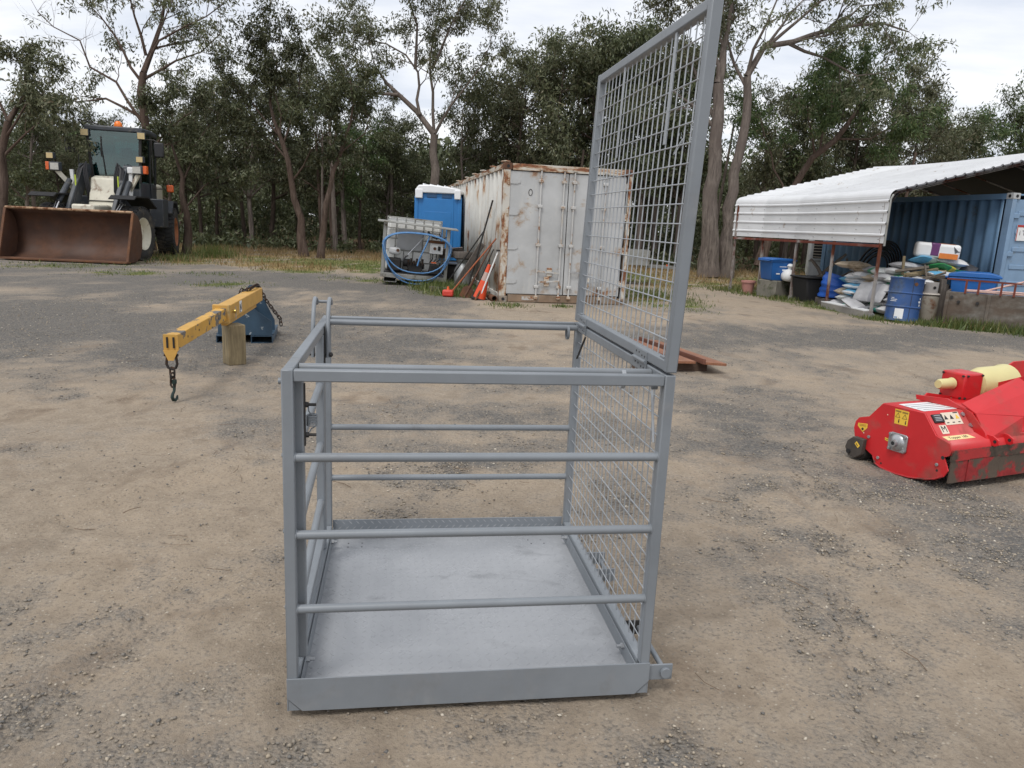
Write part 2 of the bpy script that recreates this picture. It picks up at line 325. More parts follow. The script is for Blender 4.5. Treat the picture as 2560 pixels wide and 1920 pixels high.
setk(scatter_stones('loose_gravel', 95000, -2.8, 3.1, 0.75, 4.6, 0.0016, 0.0105, m_stone, 0.035), 'loose grey and tan stones strewn over the dirt yard', 'gravel')
tw_ = []
def twigs(n):
    x = rng.uniform(-4, 4.5, n); y = rng.uniform(1.0, 9.5, n); a = rng.uniform(0, np.pi, n); L = rng.uniform(.02, .075, n); r_ = rng.uniform(.0008, .002, n); bend = rng.uniform(-.3, .3, n)
    ca, sa = np.cos(a), np.sin(a); z = .012 + .02 * (fbm(x * 1.1, y * 1.1, 3, 4) - .5)
    def ringp(t, off): cx = x + ca * t * L - sa * off * L; cy = y + sa * t * L + ca * off * L; return [np.stack([cx - sa * r_, cy + ca * r_, z], -1), np.stack([cx + sa * r_, cy - ca * r_, z], -1), np.stack([cx, cy, z + 1.6 * r_], -1)]
    V = np.stack(ringp(-1, bend * 0) + ringp(0, bend) + ringp(1, bend * 0), 1).reshape(-1, 3); f = np.array([(0, 1, 4), (0, 4, 3), (1, 2, 5), (1, 5, 4), (2, 0, 3), (2, 3, 5), (3, 4, 7), (3, 7, 6), (4, 5, 8), (4, 8, 7), (5, 3, 6), (5, 6, 8)])
    return V, (f[None] + 9 * np.arange(n)[:, None, None]).reshape(-1, 3)
Vt, Ft = twigs(160); setk(np_obj('fallen_twigs', Vt, Ft, mat('twig_brown', (.16, .11, .07), .9, 0, .4, 9)), 'thin dry twigs and straw scattered over the yard', 'twigs', None, 'stuff')
setk(scatter_stones('yard_gravel', 45000, -7.5, 8.0, 4.0, 13.5, 0.0035, 0.013, m_stone, 0.02), 'grey gravel spread across the middle of the yard', 'gravel')
# ------------------------------------------------------------------ grey work platform cage
m_grey = mat('grey_enamel', (0.195, 0.213, 0.232), 0.42, 0.0, 0.12, 3.0, wear=(.27, .275, .28), wamt=.12, wscale=5, edge=.1, bump=0.06, bs=160)
m_wire = mat('silver_wire', (0.37, 0.39, 0.41), 0.38, 0.35, 0.12, 8)
m_zinc = mat('zinc_steel', (0.42, 0.43, 0.44), 0.35, 0.75, 0.15, 30)
m_black = mat('black_rubber', (0.012, 0.012, 0.013), 0.75, 0, 0.3, 20, bump=0.2, bs=80)
m_dark = mat('dark_steel', (0.035, 0.033, 0.032), 0.6, 0.3, 0.3, 20)
m_floor, nt_, b_, Nn, Lk = newmat('floor_enamel')
Pq = mapped(Nn, Lk); c_ = ramp(Nn, Lk, noise(Nn, Lk, Pq, 2.2, 5, 0.6, .3), 0.32, 0.62, (0.27, 0.281, 0.297, 1), (0.335, 0.346, 0.362, 1))
scf = ramp(Nn, Lk, noise(Nn, Lk, mapped(Nn, Lk, (1, 1.6, 1), loc=(1.3, .4, 0)), 3.4, 6, 0.6, .5), 0.58, 0.80); c_ = mixc(Nn, Lk, scf, c_, (0.155, 0.162, 0.172, 1))
Lk(c_, b_.inputs['Base Color']); Lk(ramp(Nn, Lk, noise(Nn, Lk, Pq, 5, 4), 0.3, 0.7, (0.22, 0.22, 0.22, 1), (0.38, 0.38, 0.38, 1)), b_.inputs['Roughness'])
bumpn(Nn, Lk, b_, noise(Nn, Lk, Pq, 90, 3), 0.06, 0.004)
cage = thing('work_platform_cage', 'grey steel forklift work cage with raised mesh panel, in the middle of the yard', 'work platform', (-0.0745, 2.098, 0), 0.1552)
hw, D, t, ZT, ZF = 0.57, 1.205, 0.033, 1.08, 0.058
BV = 0.004
def square(name, x0, x1, y0, y1, z0, z1, parent=cage, mt=m_grey, bv=BV): return MB().bx(x0, x1, y0, y1, z0, z1).build(name, mt, parent, bevel=bv)
# four corner posts
for x0 in (-hw, hw - t):
    for y0 in (0.003, D - t): square('corner_post', x0, x0 + t, y0, y0 + t, 0.122 if y0 < .5 else 0.052, ZT)
# tray: floor sheet, front and rear kick plates with clipped corners
square('floor_plate', -hw + .002, hw - .002, 0.004, D - .004, ZF - .008, ZF, mt=m_floor, bv=0)
tread = MB(); rr = random.Random(3)
for i in range(33):
    for j in range(34):
        cx, cy = -hw + .05 + i * .0325, .03 + j * .0345
        if cx > hw - .05 or cy > D - .03: continue
        a = R(45) if (i + j) % 2 else R(-45); L, wd, h = .0140, .0036, .0012
        ca, sa = math.cos(a), math.sin(a)
        q = [(cx + u * ca - v * sa, cy + u * sa + v * ca, ZF + k) for u, v, k in ((-L, 0, 0), (0, -wd, 0), (L, 0, 0), (0, wd, 0), (-L * .45, 0, h), (L * .45, 0, h))]
        tread.add(q, [(0, 1, 4), (1, 5, 4), (1, 2, 5), (2, 3, 5), (3, 4, 5), (3, 0, 4)])
        if j == 0 and i % 1 == 0:   # same lozenges stand on the inside of the rear kick plate
            for k in range(3):
                zc = ZF + .018 + k * .026; xx = cx + (.016 if k % 2 else 0); s_ = 1 if k % 2 else -1
                q = [(xx + u, D - .004 - hh_, zc + v) for u, v, hh_ in ((-.009, -.009 * s_, 0), (.002, -.002 * s_, 0), (.009, .009 * s_, 0), (-.002, .002 * s_, 0), (-.004, -.004 * s_, .0009), (.004, .004 * s_, .0009))]
                tread.add(q, [(0, 1, 4), (1, 5, 4), (1, 2, 5), (2, 3, 5), (3, 4, 5), (3, 0, 4)])
tread.build('tread_lozenges', m_floor, cage, sm=0, kind='stuff')
c = 0.045
kp = MB().prism([(-hw + c, .02), (hw - c, .02), (hw, .02 + c), (hw, .13), (-hw, .13), (-hw, .02 + c)], (0, 0.003, 0), (1, 0, 0), (0, 0, 1), 0.005)
kp.build('kick_plate', m_grey, cage, bevel=.0012)
for s_ in (-1, 1):   # small folded gusset tucked into each clipped corner
    g = MB().prism([(s_ * (hw - .0045), .021), (s_ * (hw - .0045), .02 + c - .008), (s_ * (hw - c + .006), .021)], (0, 0.006, 0), (1, 0, 0), (0, 0, 1), 0.004)
    g.bx(min(s_ * hw, s_ * (hw - .0035)), max(s_ * hw, s_ * (hw - .0035)), .003, .05, .019, .02 + c)
    g.build('corner_gusset', m_grey, cage)
MB().bx(-hw + t + .002, hw - t - .002, D - .004, D + .001, .03, .142).build('kick_plate', m_grey, cage, bevel=.001)
for x0, L in ((-.5, .09), (-.3, .1), (-.1, .09), (.1, .1), (.3, .09), (.44, .06)):
    MB().cyl((x0, D - .008, ZF + .001), (x0 + L, D - .008, ZF + .001), .0045, 6).build('weld_bead', m_wire, cage)
# base side members and fork pockets underneath
for s_ in (-1, 1):
    x0, x1 = sorted((s_ * hw, s_ * (hw - .036)))
    square('side_rail', x0 + .001, x1 - .001, t + .004, D - t - .002, .094, .129)
    x0, x1 = sorted((s_ * (hw - .037), s_ * (hw - .041))); square('side_flange', x0, x1, .012, D - .012, ZF, .112, bv=.001)
    for y0 in (.155, 1.06):
        b = MB().cyl((s_ * (hw - .041), y0, .098), (s_ * (hw - .051), y0, .098), .0105, 6).cyl((s_ * (hw - .051), y0, .098), (s_ * (hw - .066), y0, .098), .006, 8)
        b.build('bolt', m_zinc, cage)
for yc in (.34, .84): square('fork_pocket', -hw + .01, hw - .01, yc - .085, yc + .085, .004, ZF - .012, bv=.002)
# front and rear rails
for y0, zr in ((0.0, ZT - .001), (D - t, ZT - .001)):
    square('top_rail', -hw + t + .0006, hw - t - .0006, y0 + .0045, y0 + t - .0006, zr - .034, zr)
for yc in (.0185, D - .0165):
    for zc in (.35, .586, .822):
        MB().cyl((-hw + t - .002, yc, zc), (hw - t + .002, yc, zc), .0134, 16).build('guard_rail', m_grey, cage)
        for sx_ in (-1, 1): MB().tube([(sx_ * (hw - t - .0005), yc + .0142 * math.cos(a), zc + .0142 * math.sin(a)) for a in np.linspace(0, 2 * math.pi, 15)[:-1]], .0026, 5, closed=True).build('weld_bead', m_grey, cage)
for yc in (.135, 1.128):
    MB().cyl((-hw + t + .001, yc, 1.0615), (hw - t - .001, yc, 1.0615), .0125, 16).build('slide_rail', m_grey, cage)
def ring(name, cx, cy, cz, r, wd, th, parent, mt):
    m = MB(); n = 24; vs = []
    for i in range(n):
        a = 2 * math.pi * i / n
        for dr, dx in ((0, -wd / 2), (th, -wd / 2), (th, wd / 2), (0, wd / 2)): vs.append((cx + dx, cy + (r + dr) * math.cos(a), cz + (r * 1.25 + dr) * math.sin(a)))
    m.add(vs, [(4 * i + k, 4 * i + (k + 1) % 4, 4 * ((i + 1) % n) + (k + 1) % 4, 4 * ((i + 1) % n) + k) for i in range(n) for k in range(4)])
    return m.build(name, mt, parent)
ring('hanger_ring', .49, 1.128, 1.041, .022, .011, .004, cage, m_grey); ring('hanger_ring', .445, .135, 1.041, .022, .013, .004, cage, m_wire)
# left gate
gate = square('gate', -hw + .001, -hw + t - .001, t + .006, .90, ZT - .034, ZT - .0008)
for y0, ix in ((.05, .022), (.866, 0)): square('gate_post', -hw + .001 + ix, -hw + t - .001 + ix, y0, y0 + .033, .17, ZT - .0345, gate)
square('gate_bottom_rail', -hw + .001, -hw + t - .001, .0835, .8655, .175, .208, gate)
for zc in (.36, .60, .842): MB().cyl((-hw + t / 2 + .018, .082, zc), (-hw + t / 2, .867, zc), .0142, 16).build('gate_rail', m_grey, gate)
square('top_side_rail', -hw + .0008, -hw + t - .0008, .9035, D - t - .0006, ZT - .034, ZT - .0004)
square('gate_stop_post', -hw + .001, -hw + t - .001, .915, .948, .13, ZT - .0345)
# gate latch: two bent bars straddling the rail, flat strip and bolts
la = MB()
for xs, zlow in ((-.583, .95), (-.526, .95)):
    la.tube([(xs, .905, zlow), (xs, .915, 1.05), (xs, .945, 1.12), (xs, .975, 1.157), (xs, 1.01, 1.172), (xs, 1.045, 1.166), (xs, 1.065, 1.145)], .0082, 10)
la.cyl((-.583, 1.052, 1.155), (-.526, 1.052, 1.155), .0065, 10)
lat = la.build('latch_handle', m_grey, gate)
MB().bx(-.537, -.5345, .885, .915, .925, 1.075).build('latch_strip', m_dark, gate)
for zc in (.962,): MB().cyl((-.60, .905, zc), (-.505, .905, zc), .0055, 8).cyl((-.5175, .905, zc), (-.509, .905, zc), .0105, 6).build('latch_bolt', m_dark, gate)
# hinge strip, bolts and return spring at the gate post
MB().bx(-.5145, -.511, .056, .066, .845, 1.03).build('hinge_strip', m_dark, gate)
for zc in (.966, .876):
    MB().cyl((-.511, .066, zc), (-.503, .066, zc), .0085, 6).cyl((-.503, .066, zc), (-.482, .066, zc), .0045, 8).build('hinge_bolt', m_dark, gate)
pts = [(-.504, .068, .962), (-.503, .07, .945), (-.494, .075, .932)]
for i in range(7 * 14 + 1):
    a = 2 * math.pi * i / 14; pts.append((-.496 + .0145 * math.cos(a), .082 + .0145 * math.sin(a), .932 - i * .032 / 98))
pts += [(-.496, .075, .892), (-.504, .07, .88)]
MB().tube(pts, .0021, 6).build('return_spring', m_grey, gate)
MB().cyl((-hw - .008, .018, 1.045), (-hw + .001, .018, 1.045), .009, 10).build('rivet_cap', m_grey, cage)
for zc in (.83, .60, .36): MB().cyl((-hw - .003, .016, zc), (-hw + .001, .016, zc), .006, 8).build('rivet_cap', m_grey, cage)
# right mesh panels
def mesh_panel(root, y0, y1, z0, z1, x, ncol, nrow, r=.0022):
    for i in range(1, ncol):
        y = y0 + (y1 - y0) * i / ncol; MB().cyl((x, y, z0), (x, y, z1), r, 6, caps=False).build('vertical_wire', m_wire, root)
    for j in range(1, nrow):
        z = z0 + (z1 - z0) * j / nrow; MB().cyl((x - 2 * r + .0004, y0, z), (x - 2 * r + .0004, y1, z), r, 6, caps=False).build('horizontal_wire', m_wire, root)
lp = square('mesh_panel', hw - t + .0008, hw - .0008, t + .0045, D - t - .0006, ZT - .034, ZT - .0006)
mesh_panel(lp, t, D - t, .126, ZT - .03, hw - t * .45, 22, 16)
upp = thing('raised_mesh_panel', None, None, (hw - t / 2, 0, ZT + .008)); upp.parent = cage; upp.rotation_euler = (0, R(2.0), 0)
HU = 1.04
fr = MB().bx(-t / 2, t / 2, 0.002, D - .002, 0, t).build('panel_bottom_rail', m_grey, upp, bevel=BV)
MB().bx(-t / 2 + .0006, t / 2 - .0006, 0.002 + t, D - t - .002, HU - t, HU - .0004).build('panel_top_rail', m_grey, upp, bevel=BV)
for y0 in (0.0, D - t): MB().bx(-t / 2 - .0006, t / 2 + .0006, y0, y0 + t, -.001, HU + .001).build('panel_post', m_grey, upp, bevel=BV)
for i in range(1, 22):
    y = t + (D - 2 * t) * i / 22; MB().cyl((0, y, t - .004), (0, y, HU - t + .002), .0022, 6, caps=False).build('vertical_wire', m_wire, upp)
for j in range(1, 17):
    z = t + (HU - 2 * t) * j / 17; MB().cyl((-.004, t - .002, z), (-.004, D - t + .002, z), .0022, 6, caps=False).build('horizontal_wire', m_wire, upp)
for y0 in (.275, .815): MB().bx(-.0095, -.0065, y0, y0 + .018, HU - t - .33, HU - t + .001).build('flat_stay', m_wire, upp)
tie = MB(); tie.tube([(-.008 + .012 * math.cos(a), .15 + .018 * math.sin(a), .66 + .024 * math.cos(a * 1.0 + .6)) for a in [2 * math.pi * k / 20 for k in range(20)]], .0013, 5, closed=True)
tie.build('cable_tie', m_wire, upp)
for y0 in (.052, 1.12): MB().bx(-.012, .006, y0, y0 + .03, t, t + .006).build('rail_cap_plate', m_grey, upp, bevel=.001)
for yc in (.245, 1.05):
    h = MB().bx(-.0185 - .001, -.0165, yc - .065, yc + .065, -.036, .028); h.build('hinge', m_grey, upp)
    MB().cyl((-.021, yc - .062, -.004), (-.021, yc + .062, -.004), .0065, 10).build('hinge_pin', m_grey, upp)
    for dy in (-.045, -.018, .012, .042):
        for dz in (.012, -.024): MB().cyl((-.0185, yc + dy, dz + (.006 if dy > 0 else 0)), (-.0208, yc + dy, dz + (.006 if dy > 0 else 0)), .0032, 8).build('hinge_rivet', m_dark, upp)
MB().cyl((.531, .965, 1.045), (.527, 1.075, .935), .0045, 8).build('stay_rod', m_dark, cage)
MB().cyl((.530, .10, 1.04), (.532, .045, .86), .0045, 8).build('stay_rod', m_wire, cage)
MB().cyl((.53, .05, 1.035), (.512, .05, 1.035), .009, 6).build('bolt', m_grey, cage)
# fork locking lugs and rods outside the right side
for ya, yb in ((.022, .30), (.70, .86)):
    for yy, mt in ((ya, m_grey), (yb, m_dark if yb < .5 else m_grey)):
        MB().bx(hw + .0005, hw + .088, yy, yy + .007, .052 if yy < .5 else .06, .107 if yy < .5 else .115).build('locking_lug', mt, cage, bevel=.002)
    MB().cyl((hw + .062, ya - .006, .08), (hw + .062, yb + .01, .08), .0095, 12).build('locking_rod', m_grey, cage)
    MB().cyl((hw + .062, ya - .012, .08), (hw + .062, ya - .0003, .08), .018, 16).build('pin_head', m_grey, cage, bevel=.001)
for (hx, hy) in ((.36, 1.13), (.42, 1.13), (.37, 1.09), (.43, 1.09), (-.46, 1.13), (-.4, 1.13), (-.46, 1.09), (-.4, 1.09)):
    MB().cyl((hx, hy, ZF - .001), (hx, hy, ZF + .0006), .0035, 8).build('drain_hole', m_black, cage)
# ------------------------------------------------------------------ shared paints
def xf(mb, M): mb.v = [tuple(M @ Vector(p)) for p in mb.v]; return mb
def text_obj(name, body, size, mt, parent, M, extrude=0.0004, shear=0.0):
    cu = bpy.data.curves.new(name, 'FONT'); cu.body = body; cu.size = size; cu.extrude = extrude; cu.shear = shear; cu.align_x = 'CENTER'; cu.align_y = 'CENTER'; cu.resolution_u = 3
    tmp = bpy.data.objects.new(name, cu); COL.objects.link(tmp)
    dg = bpy.context.evaluated_depsgraph_get(); me = bpy.data.meshes.new_from_object(tmp.evaluated_get(dg)); bpy.data.objects.remove(tmp)
    me.transform(M); me.materials.clear(); me.materials.append(mt); o = bpy.data.objects.new(name, me); COL.objects.link(o); o.parent = parent; return o
RUST = (0.17, 0.062, 0.022)
m_rust = mat('rusty_steel', (0.105, 0.048, 0.026), 0.8, 0.1, 0.4, 2.2, wear=(0.22, 0.095, 0.04), wamt=0.35, wscale=2.5, bump=.25, bs=30, edge=.15)
m_bucket = mat('rusted_bucket', (0.070, 0.038, 0.027), 0.62, 0.15, 0.4, 1.1, wear=(0.145, 0.062, 0.03), wamt=0.34, wscale=1.7, bump=.2, bs=20, edge=.2)
m_cream = mat('cream_paint', (0.60, 0.57, 0.47), 0.5, 0, 0.12, 3, wear=RUST, wamt=0.22, wscale=3.0)
m_charcoal = mat('charcoal_paint', (0.042, 0.048, 0.057), 0.45, 0, 0.2, 4, wear=(0.16, 0.15, 0.13), wamt=.2, wscale=6)
m_tyre = mat('tyre_rubber', (0.030, 0.030, 0.031), 0.85, 0, 0.25, 5, wear=(0.11, 0.095, 0.075), wamt=.35, wscale=5, bump=.3, bs=40)
m_orange = mat('orange_paint', (0.34, 0.12, 0.05), 0.6, 0, .2, 5, wear=(0.2, .08, .04), wamt=.3)
m_amber = mat('amber_lens', (0.85, 0.20, 0.02), 0.25, 0, .05, 5)
m_redlens = mat('orange_lens', (0.62, 0.11, 0.02), 0.25, 0, .05, 5)
m_lens = mat('lamp_glass', (0.42, 0.41, 0.37), 0.12, 0.2, .15, 20)
m_yellow_lens = mat('yellow_lens', (0.52, 0.40, 0.20), 0.2, 0.1, .1, 20)
m_chrome = mat('chrome_rod', (0.8, 0.8, 0.82), 0.12, 0.95, .04, 6)
m_white = mat('white_paint', (0.72, 0.73, 0.73), 0.5, 0, 0.07, 3)
m_hose = mat('black_hose', (0.014, 0.014, 0.016), 0.5, 0, .3, 30)
def glassmat(name, tint, refl=0.16):
    m, nt, b, Nn, Lk = newmat(name); nt.nodes.remove(b); o = nt.nodes['Material Output']
    t_ = Nn('ShaderNodeBsdfTransparent'); t_.inputs[0].default_value = (*tint, 1); g_ = Nn('ShaderNodeBsdfGlossy'); g_.inputs['Roughness'].default_value = 0.03; g_.inputs['Color'].default_value = (.85, .95, .95, 1)
    fr = Nn('ShaderNodeFresnel'); fr.inputs[0].default_value = 1.45; ad = Nn('ShaderNodeMath'); ad.operation = 'ADD'; ad.inputs[1].default_value = refl * .5; Lk(fr.outputs[0], ad.inputs[0])
    mx = Nn('ShaderNodeMixShader'); Lk(ad.outputs[0], mx.inputs[0]); Lk(t_.outputs[0], mx.inputs[1]); Lk(g_.outputs[0], mx.inputs[2]); Lk(mx.outputs[0], o.inputs[0]); return m
m_glass = glassmat('tinted_cab_glass', (0.42, 0.62, 0.62), .14)
# ------------------------------------------------------------------ wheel loader
LO = thing('wheel_loader', 'white and charcoal wheel loader with rusty front bucket parked by the trees', 'wheel loader', (-11.90, 21.43, 0), R(3))
def wheel(cx, cy, rim_mt, Mx=None):
    r, hwid = .75, .27
    prof = [(.44, -hwid * .9), (.56, -hwid), (.68, -hwid * .97), (.735, -hwid * .78), (r - .02, -hwid * .4), (r - .02, hwid * .4), (.735, hwid * .78), (.68, hwid * .97), (.56, hwid), (.44, hwid * .9)]
    ty = MB().lathe(prof, (cx, cy, r), (1, 0, 0), 40, caps=False)
    for k in range(34):     # tread lugs, two offset rows wrapping over the shoulder
        a = 2 * math.pi * k / 34
        for s_ in (-1, 1):
            aa = a + (math.pi / 34 if s_ > 0 else 0)
            M = Matrix.Translation((cx, cy, r)) @ Matrix.Rotation(aa, 4, 'X')
            ty.bx(min(0.02 * s_, s_ * hwid * .95), max(0.02 * s_, s_ * hwid * .95), -.045, .045, r - .05, r + .006, M @ Matrix.Rotation(R(16) * s_, 4, 'Z'))
    rim = MB().lathe([(.0, .2), (.12, .2), (.13, .12), (.30, .10), (.36, .2), (.45, .255), (.46, .22), (.46, -.22), (.44, -.25), (.3, -.1), (0, -.1)], (cx, cy, r), (1 if cx > 0 else -1, 0, 0), 32, caps=False)
    for k in range(10):
        a = 2 * math.pi * k / 10; sx = 1 if cx > 0 else -1
        p = Vector((cx, cy + .22 * math.cos(a), r + .22 * math.sin(a))); rim.cyl(p + Vector((sx * .1, 0, 0)), p + Vector((sx * .135, 0, 0)), .02, 6)
    if Mx: xf(ty, Mx); xf(rim, Mx)
    w_ = ty.build('wheel', m_tyre, LO); rim.build('rim', rim_mt, w_); return w_
MR = Matrix.Translation((0, 1.5, 0)) @ Matrix.Rotation(R(14), 4, 'Z') @ Matrix.Translation((0, -1.5, 0))
for sx in (-1.06, 1.06): wheel(sx, 0, m_cream); wheel(sx, 3.15, m_orange, MR)
# bucket
prof = [(-1.85, .05), (-1.35, .05), (-1.1, .16), (-.96, .42), (-.92, .72), (-.97, 1.02), (-1.12, 1.24), (-1.36, 1.335)]
bw = 1.63; bk = MB(); rows = [[(x, y, z) for y, z in prof] for x in np.linspace(-bw, bw, 13)]
bk.sheet(rows); bu = bk.build('bucket', m_bucket, LO, solid=.035)
for s_ in (-1, 1):
    sp = MB().prism([(y, z) for y, z in prof], (s_ * bw - .018, 0, 0), (0, 1, 0), (0, 0, 1), .036); sp.build('bucket_side', m_bucket, bu)
    MB().bar((s_ * (bw + .002), -1.85, .06), (s_ * (bw + .002), -1.37, 1.33), .05, .06, (1, 0, 0)).build('side_cutter', m_rust, bu)
MB().bx(-bw - .03, bw + .03, -1.97, -1.71, .03, .075).build('cutting_edge', m_rust, bu, bevel=.006)
MB().cyl((-bw, -1.37, 1.34), (bw, -1.37, 1.34), .035, 8).build('bucket_lip', mat('worn_lip', (.34, .22, .13), .6, .2, .3, 6, wear=RUST, wamt=.45, wscale=6), bu)
for xr in (-1.05, -.35, .35, 1.05): MB().bx(xr - .02, xr + .02, -.86, -.76, .3, .95).build('bucket_rib', m_rust, bu)
# front frame tower, arms, cylinders
tw = MB().prism([(-.25, .95), (.55, .95), (.75, 2.2), (.35, 2.32), (.12, 2.25)], (-.36, .45, 0), (0, 1, 0), (0, 0, 1), .72)
front = tw.build('front_frame', m_cream, LO, bevel=.04)
MB().bx(-.37, .37, .36, .6, 1.60, 1.625).build('frame_seam', m_dark, front)
MB().bx(-.30, .30, -.70, .35, .9, 1.5).build('tilt_link_box', m_cream, front, bevel=.05)
MB().bx(-.34, .34, -.35, 1.35, .55, .95).build('axle_frame', m_charcoal, front, bevel=.03); MB().cyl((-1.0, 0, .75), (1.0, 0, .75), .19, 14).build('front_axle', m_charcoal, front)
for s_ in (-1, 1):
    arm = MB().prism([(.95, 2.62), (1.12, 2.45), (.5, 1.75), (-.1, .95), (-.62, .38), (-.85, .42), (-.84, .65), (-.42, 1.2), (.25, 2.1), (.6, 2.55)], (s_ * .62 - .06, 0, 0), (0, 1, 0), (0, 0, 1), .12)
    ar = arm.build('lift_arm', m_charcoal, LO, bevel=.02)
    MB().cyl((s_ * .5, .82, 2.55), (s_ * .74, .82, 2.55), .1, 14).build('arm_pivot', m_charcoal, ar)
    MB().cyl((s_ * .82, .35, 2.15), (s_ * .86, -.25, 1.55), .075, 12).build('lift_cylinder', m_charcoal, ar)
    MB().cyl((s_ * .86, -.25, 1.55), (s_ * .80, -.7, 1.16), .05, 12).build('cylinder_rod', m_chrome, ar)
    MB().bx(s_ * .80 - .07, s_ * .80 + .07, -.86, -.62, .95, 1.30).build('rod_clevis', m_cream, ar, bevel=.03)
    for q, off in ((0, .0), (1, .07), (2, .14)):
        x0 = s_ * (.46 - off * .6)
        MB().tube([(x0, .75, 1.1 + off), (x0 - s_ * .05, .5, 1.7), (x0, .45, 2.3), (x0 + s_ * .06, .55, 2.6 + off * .6), (x0 + s_ * .16, .5, 2.5), (x0 + s_ * .2, .25, 2.0), (x0 + s_ * .18, -.05, 1.5), (x0 + s_ * .14, -.25, 1.1)], .026, 8).build('hydraulic_hose', m_hose, ar)
    MB().bx(s_ * .585 - .012, s_ * .585 + .012, .18, .22, 1.7, 2.3).build('grease_line', mat('lime_line' + str(s_), (.45, .55, .05), .5), ar)
    # lamps on brackets, fenders
    MB().bar((s_ * .80, .45, 1.95), (s_ * 1.12, .3, 2.40), .05, .12).build('lamp_bracket', m_cream, LO)
    lb = MB().bx(s_ * 1.14 - .14, s_ * 1.14 + .14, .18, .36, 2.38, 2.62).build('headlight', m_charcoal, LO, bevel=.02)
    MB().bx(s_ * 1.12 - .11, s_ * 1.12 + .11, .165, .181, 2.41, 2.59).build('lens', m_lens, lb)
    MB().bx(s_ * 1.33 - .05, s_ * 1.33 + .05, .2, .34, 2.40, 2.62).build('indicator', m_redlens, lb, bevel=.015)
    MB().bar((s_ * 1.2, .26, 2.6), (s_ * 1.2, .26, 2.72), .03, .03).build('light_stalk', m_dark, LO)
    wl = MB().bx(s_ * 1.22 - .1, s_ * 1.22 + .1, .16, .30, 2.70, 2.87).build('work_light', m_charcoal, LO, bevel=.015); MB().bx(s_ * 1.22 - .085, s_ * 1.22 + .085, .148, .161, 2.715, 2.855).build('lens', m_yellow_lens, wl)
    fe = MB().prism([(-.72, 1.66), (-.55, 1.74), (.2, 1.74), (.72, 1.45), (.74, 1.48), (.22, 1.78), (-.56, 1.78), (-.74, 1.68)], (s_ * 1.06 - .34, 0, 0), (0, 1, 0), (0, 0, 1), .68); fe.build('fender', m_black, LO)
    MB().bar((s_ * .78, .5, 1.76), (s_ * .82, .5, 2.45), .07, .09).build('fender_post', m_white, LO)
MB().bx(.74, .94, .42, .56, 2.40, 2.58).build('mirror_cap', m_white, LO, bevel=.03)
# cab on the rear frame
def rear(mb): return xf(mb, MR)
cz0, cz1 = 2.2, 3.66; cabc = [(-.62, 1.3), (.62, 1.3), (.78, 1.95), (.78, 2.95), (-.78, 2.95), (-.78, 1.95)]
body = rear(MB().prism(cabc, (0, 0, 1.15), (1, 0, 0), (0, 1, 0), 1.06)).build('cab_body', m_charcoal, LO, bevel=.04)
roofp = [(-.76, 1.22), (.76, 1.22), (.9, 1.9), (.9, 3.02), (-.9, 3.02), (-.9, 1.9)]
roof = rear(MB().prism(roofp, (0, 0, 3.60), (1, 0, 0), (0, 1, 0), .15)).build('cab_roof', m_charcoal, LO, bevel=.04)
rear(MB().lathe([(.11, 0), (.12, .06), (.1, .14), (.05, .19)], (.05, 1.7, 3.75), (0, 0, 1), 16)).build('beacon', m_amber, roof)
rear(MB().tube([(-.86, 1.7, 3.72), (-.92, 1.3, 3.86), (-.9, 1.2, 3.87), (-.5, 1.22, 3.80), (-.3, 1.3, 3.72)], .02, 6)).build('roof_rail', m_dark, roof)
top = [(-.7, 1.25), (.7, 1.25), (.84, 1.93), (.84, 2.97), (-.84, 2.97), (-.84, 1.93)]
for a_, b_2 in zip(cabc, top): rear(MB().bar((a_[0], a_[1], cz0), (b_2[0], b_2[1], cz1 - .05), .07, .07, (0, 1, 0))).build('cab_pillar', m_dark, LO)
for i in range(6):
    a_, b2_, c2, d2 = cabc[i], cabc[(i + 1) % 6], top[(i + 1) % 6], top[i]
    lz = 2.22 if i != 0 else 2.02
    q = [Vector((a_[0], a_[1], lz)), Vector((b2_[0], b2_[1], lz)), Vector((c2[0], c2[1], 3.6)), Vector((d2[0], d2[1], 3.6))]
    n = (q[1] - q[0]).cross(q[3] - q[0]).normalized() * .008
    rear(MB().add([p - n for p in q] + [p + n for p in q], [(0, 3, 2, 1), (4, 5, 6, 7), (0, 1, 5, 4), (1, 2, 6, 5), (2, 3, 7, 6), (3, 0, 4, 7)])).build('cab_window', m_glass, LO)
rear(MB().bx(-.27, .27, 2.35, 2.5, 2.3, 2.95).bx(-.27, .27, 1.95, 2.5, 2.2, 2.36)).build('seat', m_hose, LO, bevel=.06)
rear(MB().lathe([(.0, 0), (.16, .02), (.19, .12), (.16, .26), (0, .3)], (.12, 2.38, 2.95), (0, 0, 1), 14)).build('headrest', m_hose, LO)
rear(MB().tube([(.19 * math.cos(a), 1.72 + .1 * math.sin(a), 2.62 + .15 * math.sin(a)) for a in np.linspace(0, 2 * math.pi, 21)[:-1]], .016, 6, closed=True).cyl((0, 1.72, 2.62), (0, 1.55, 2.2), .03, 8)).build('steering_wheel', m_hose, LO)
rear(MB().cyl((-.28, 1.235, 2.35), (-.35, 1.24, 3.3), .012, 6).bar((-.36, 1.23, 2.9), (-.34, 1.23, 3.45), .02, .03)).build('wiper', m_dark, LO)
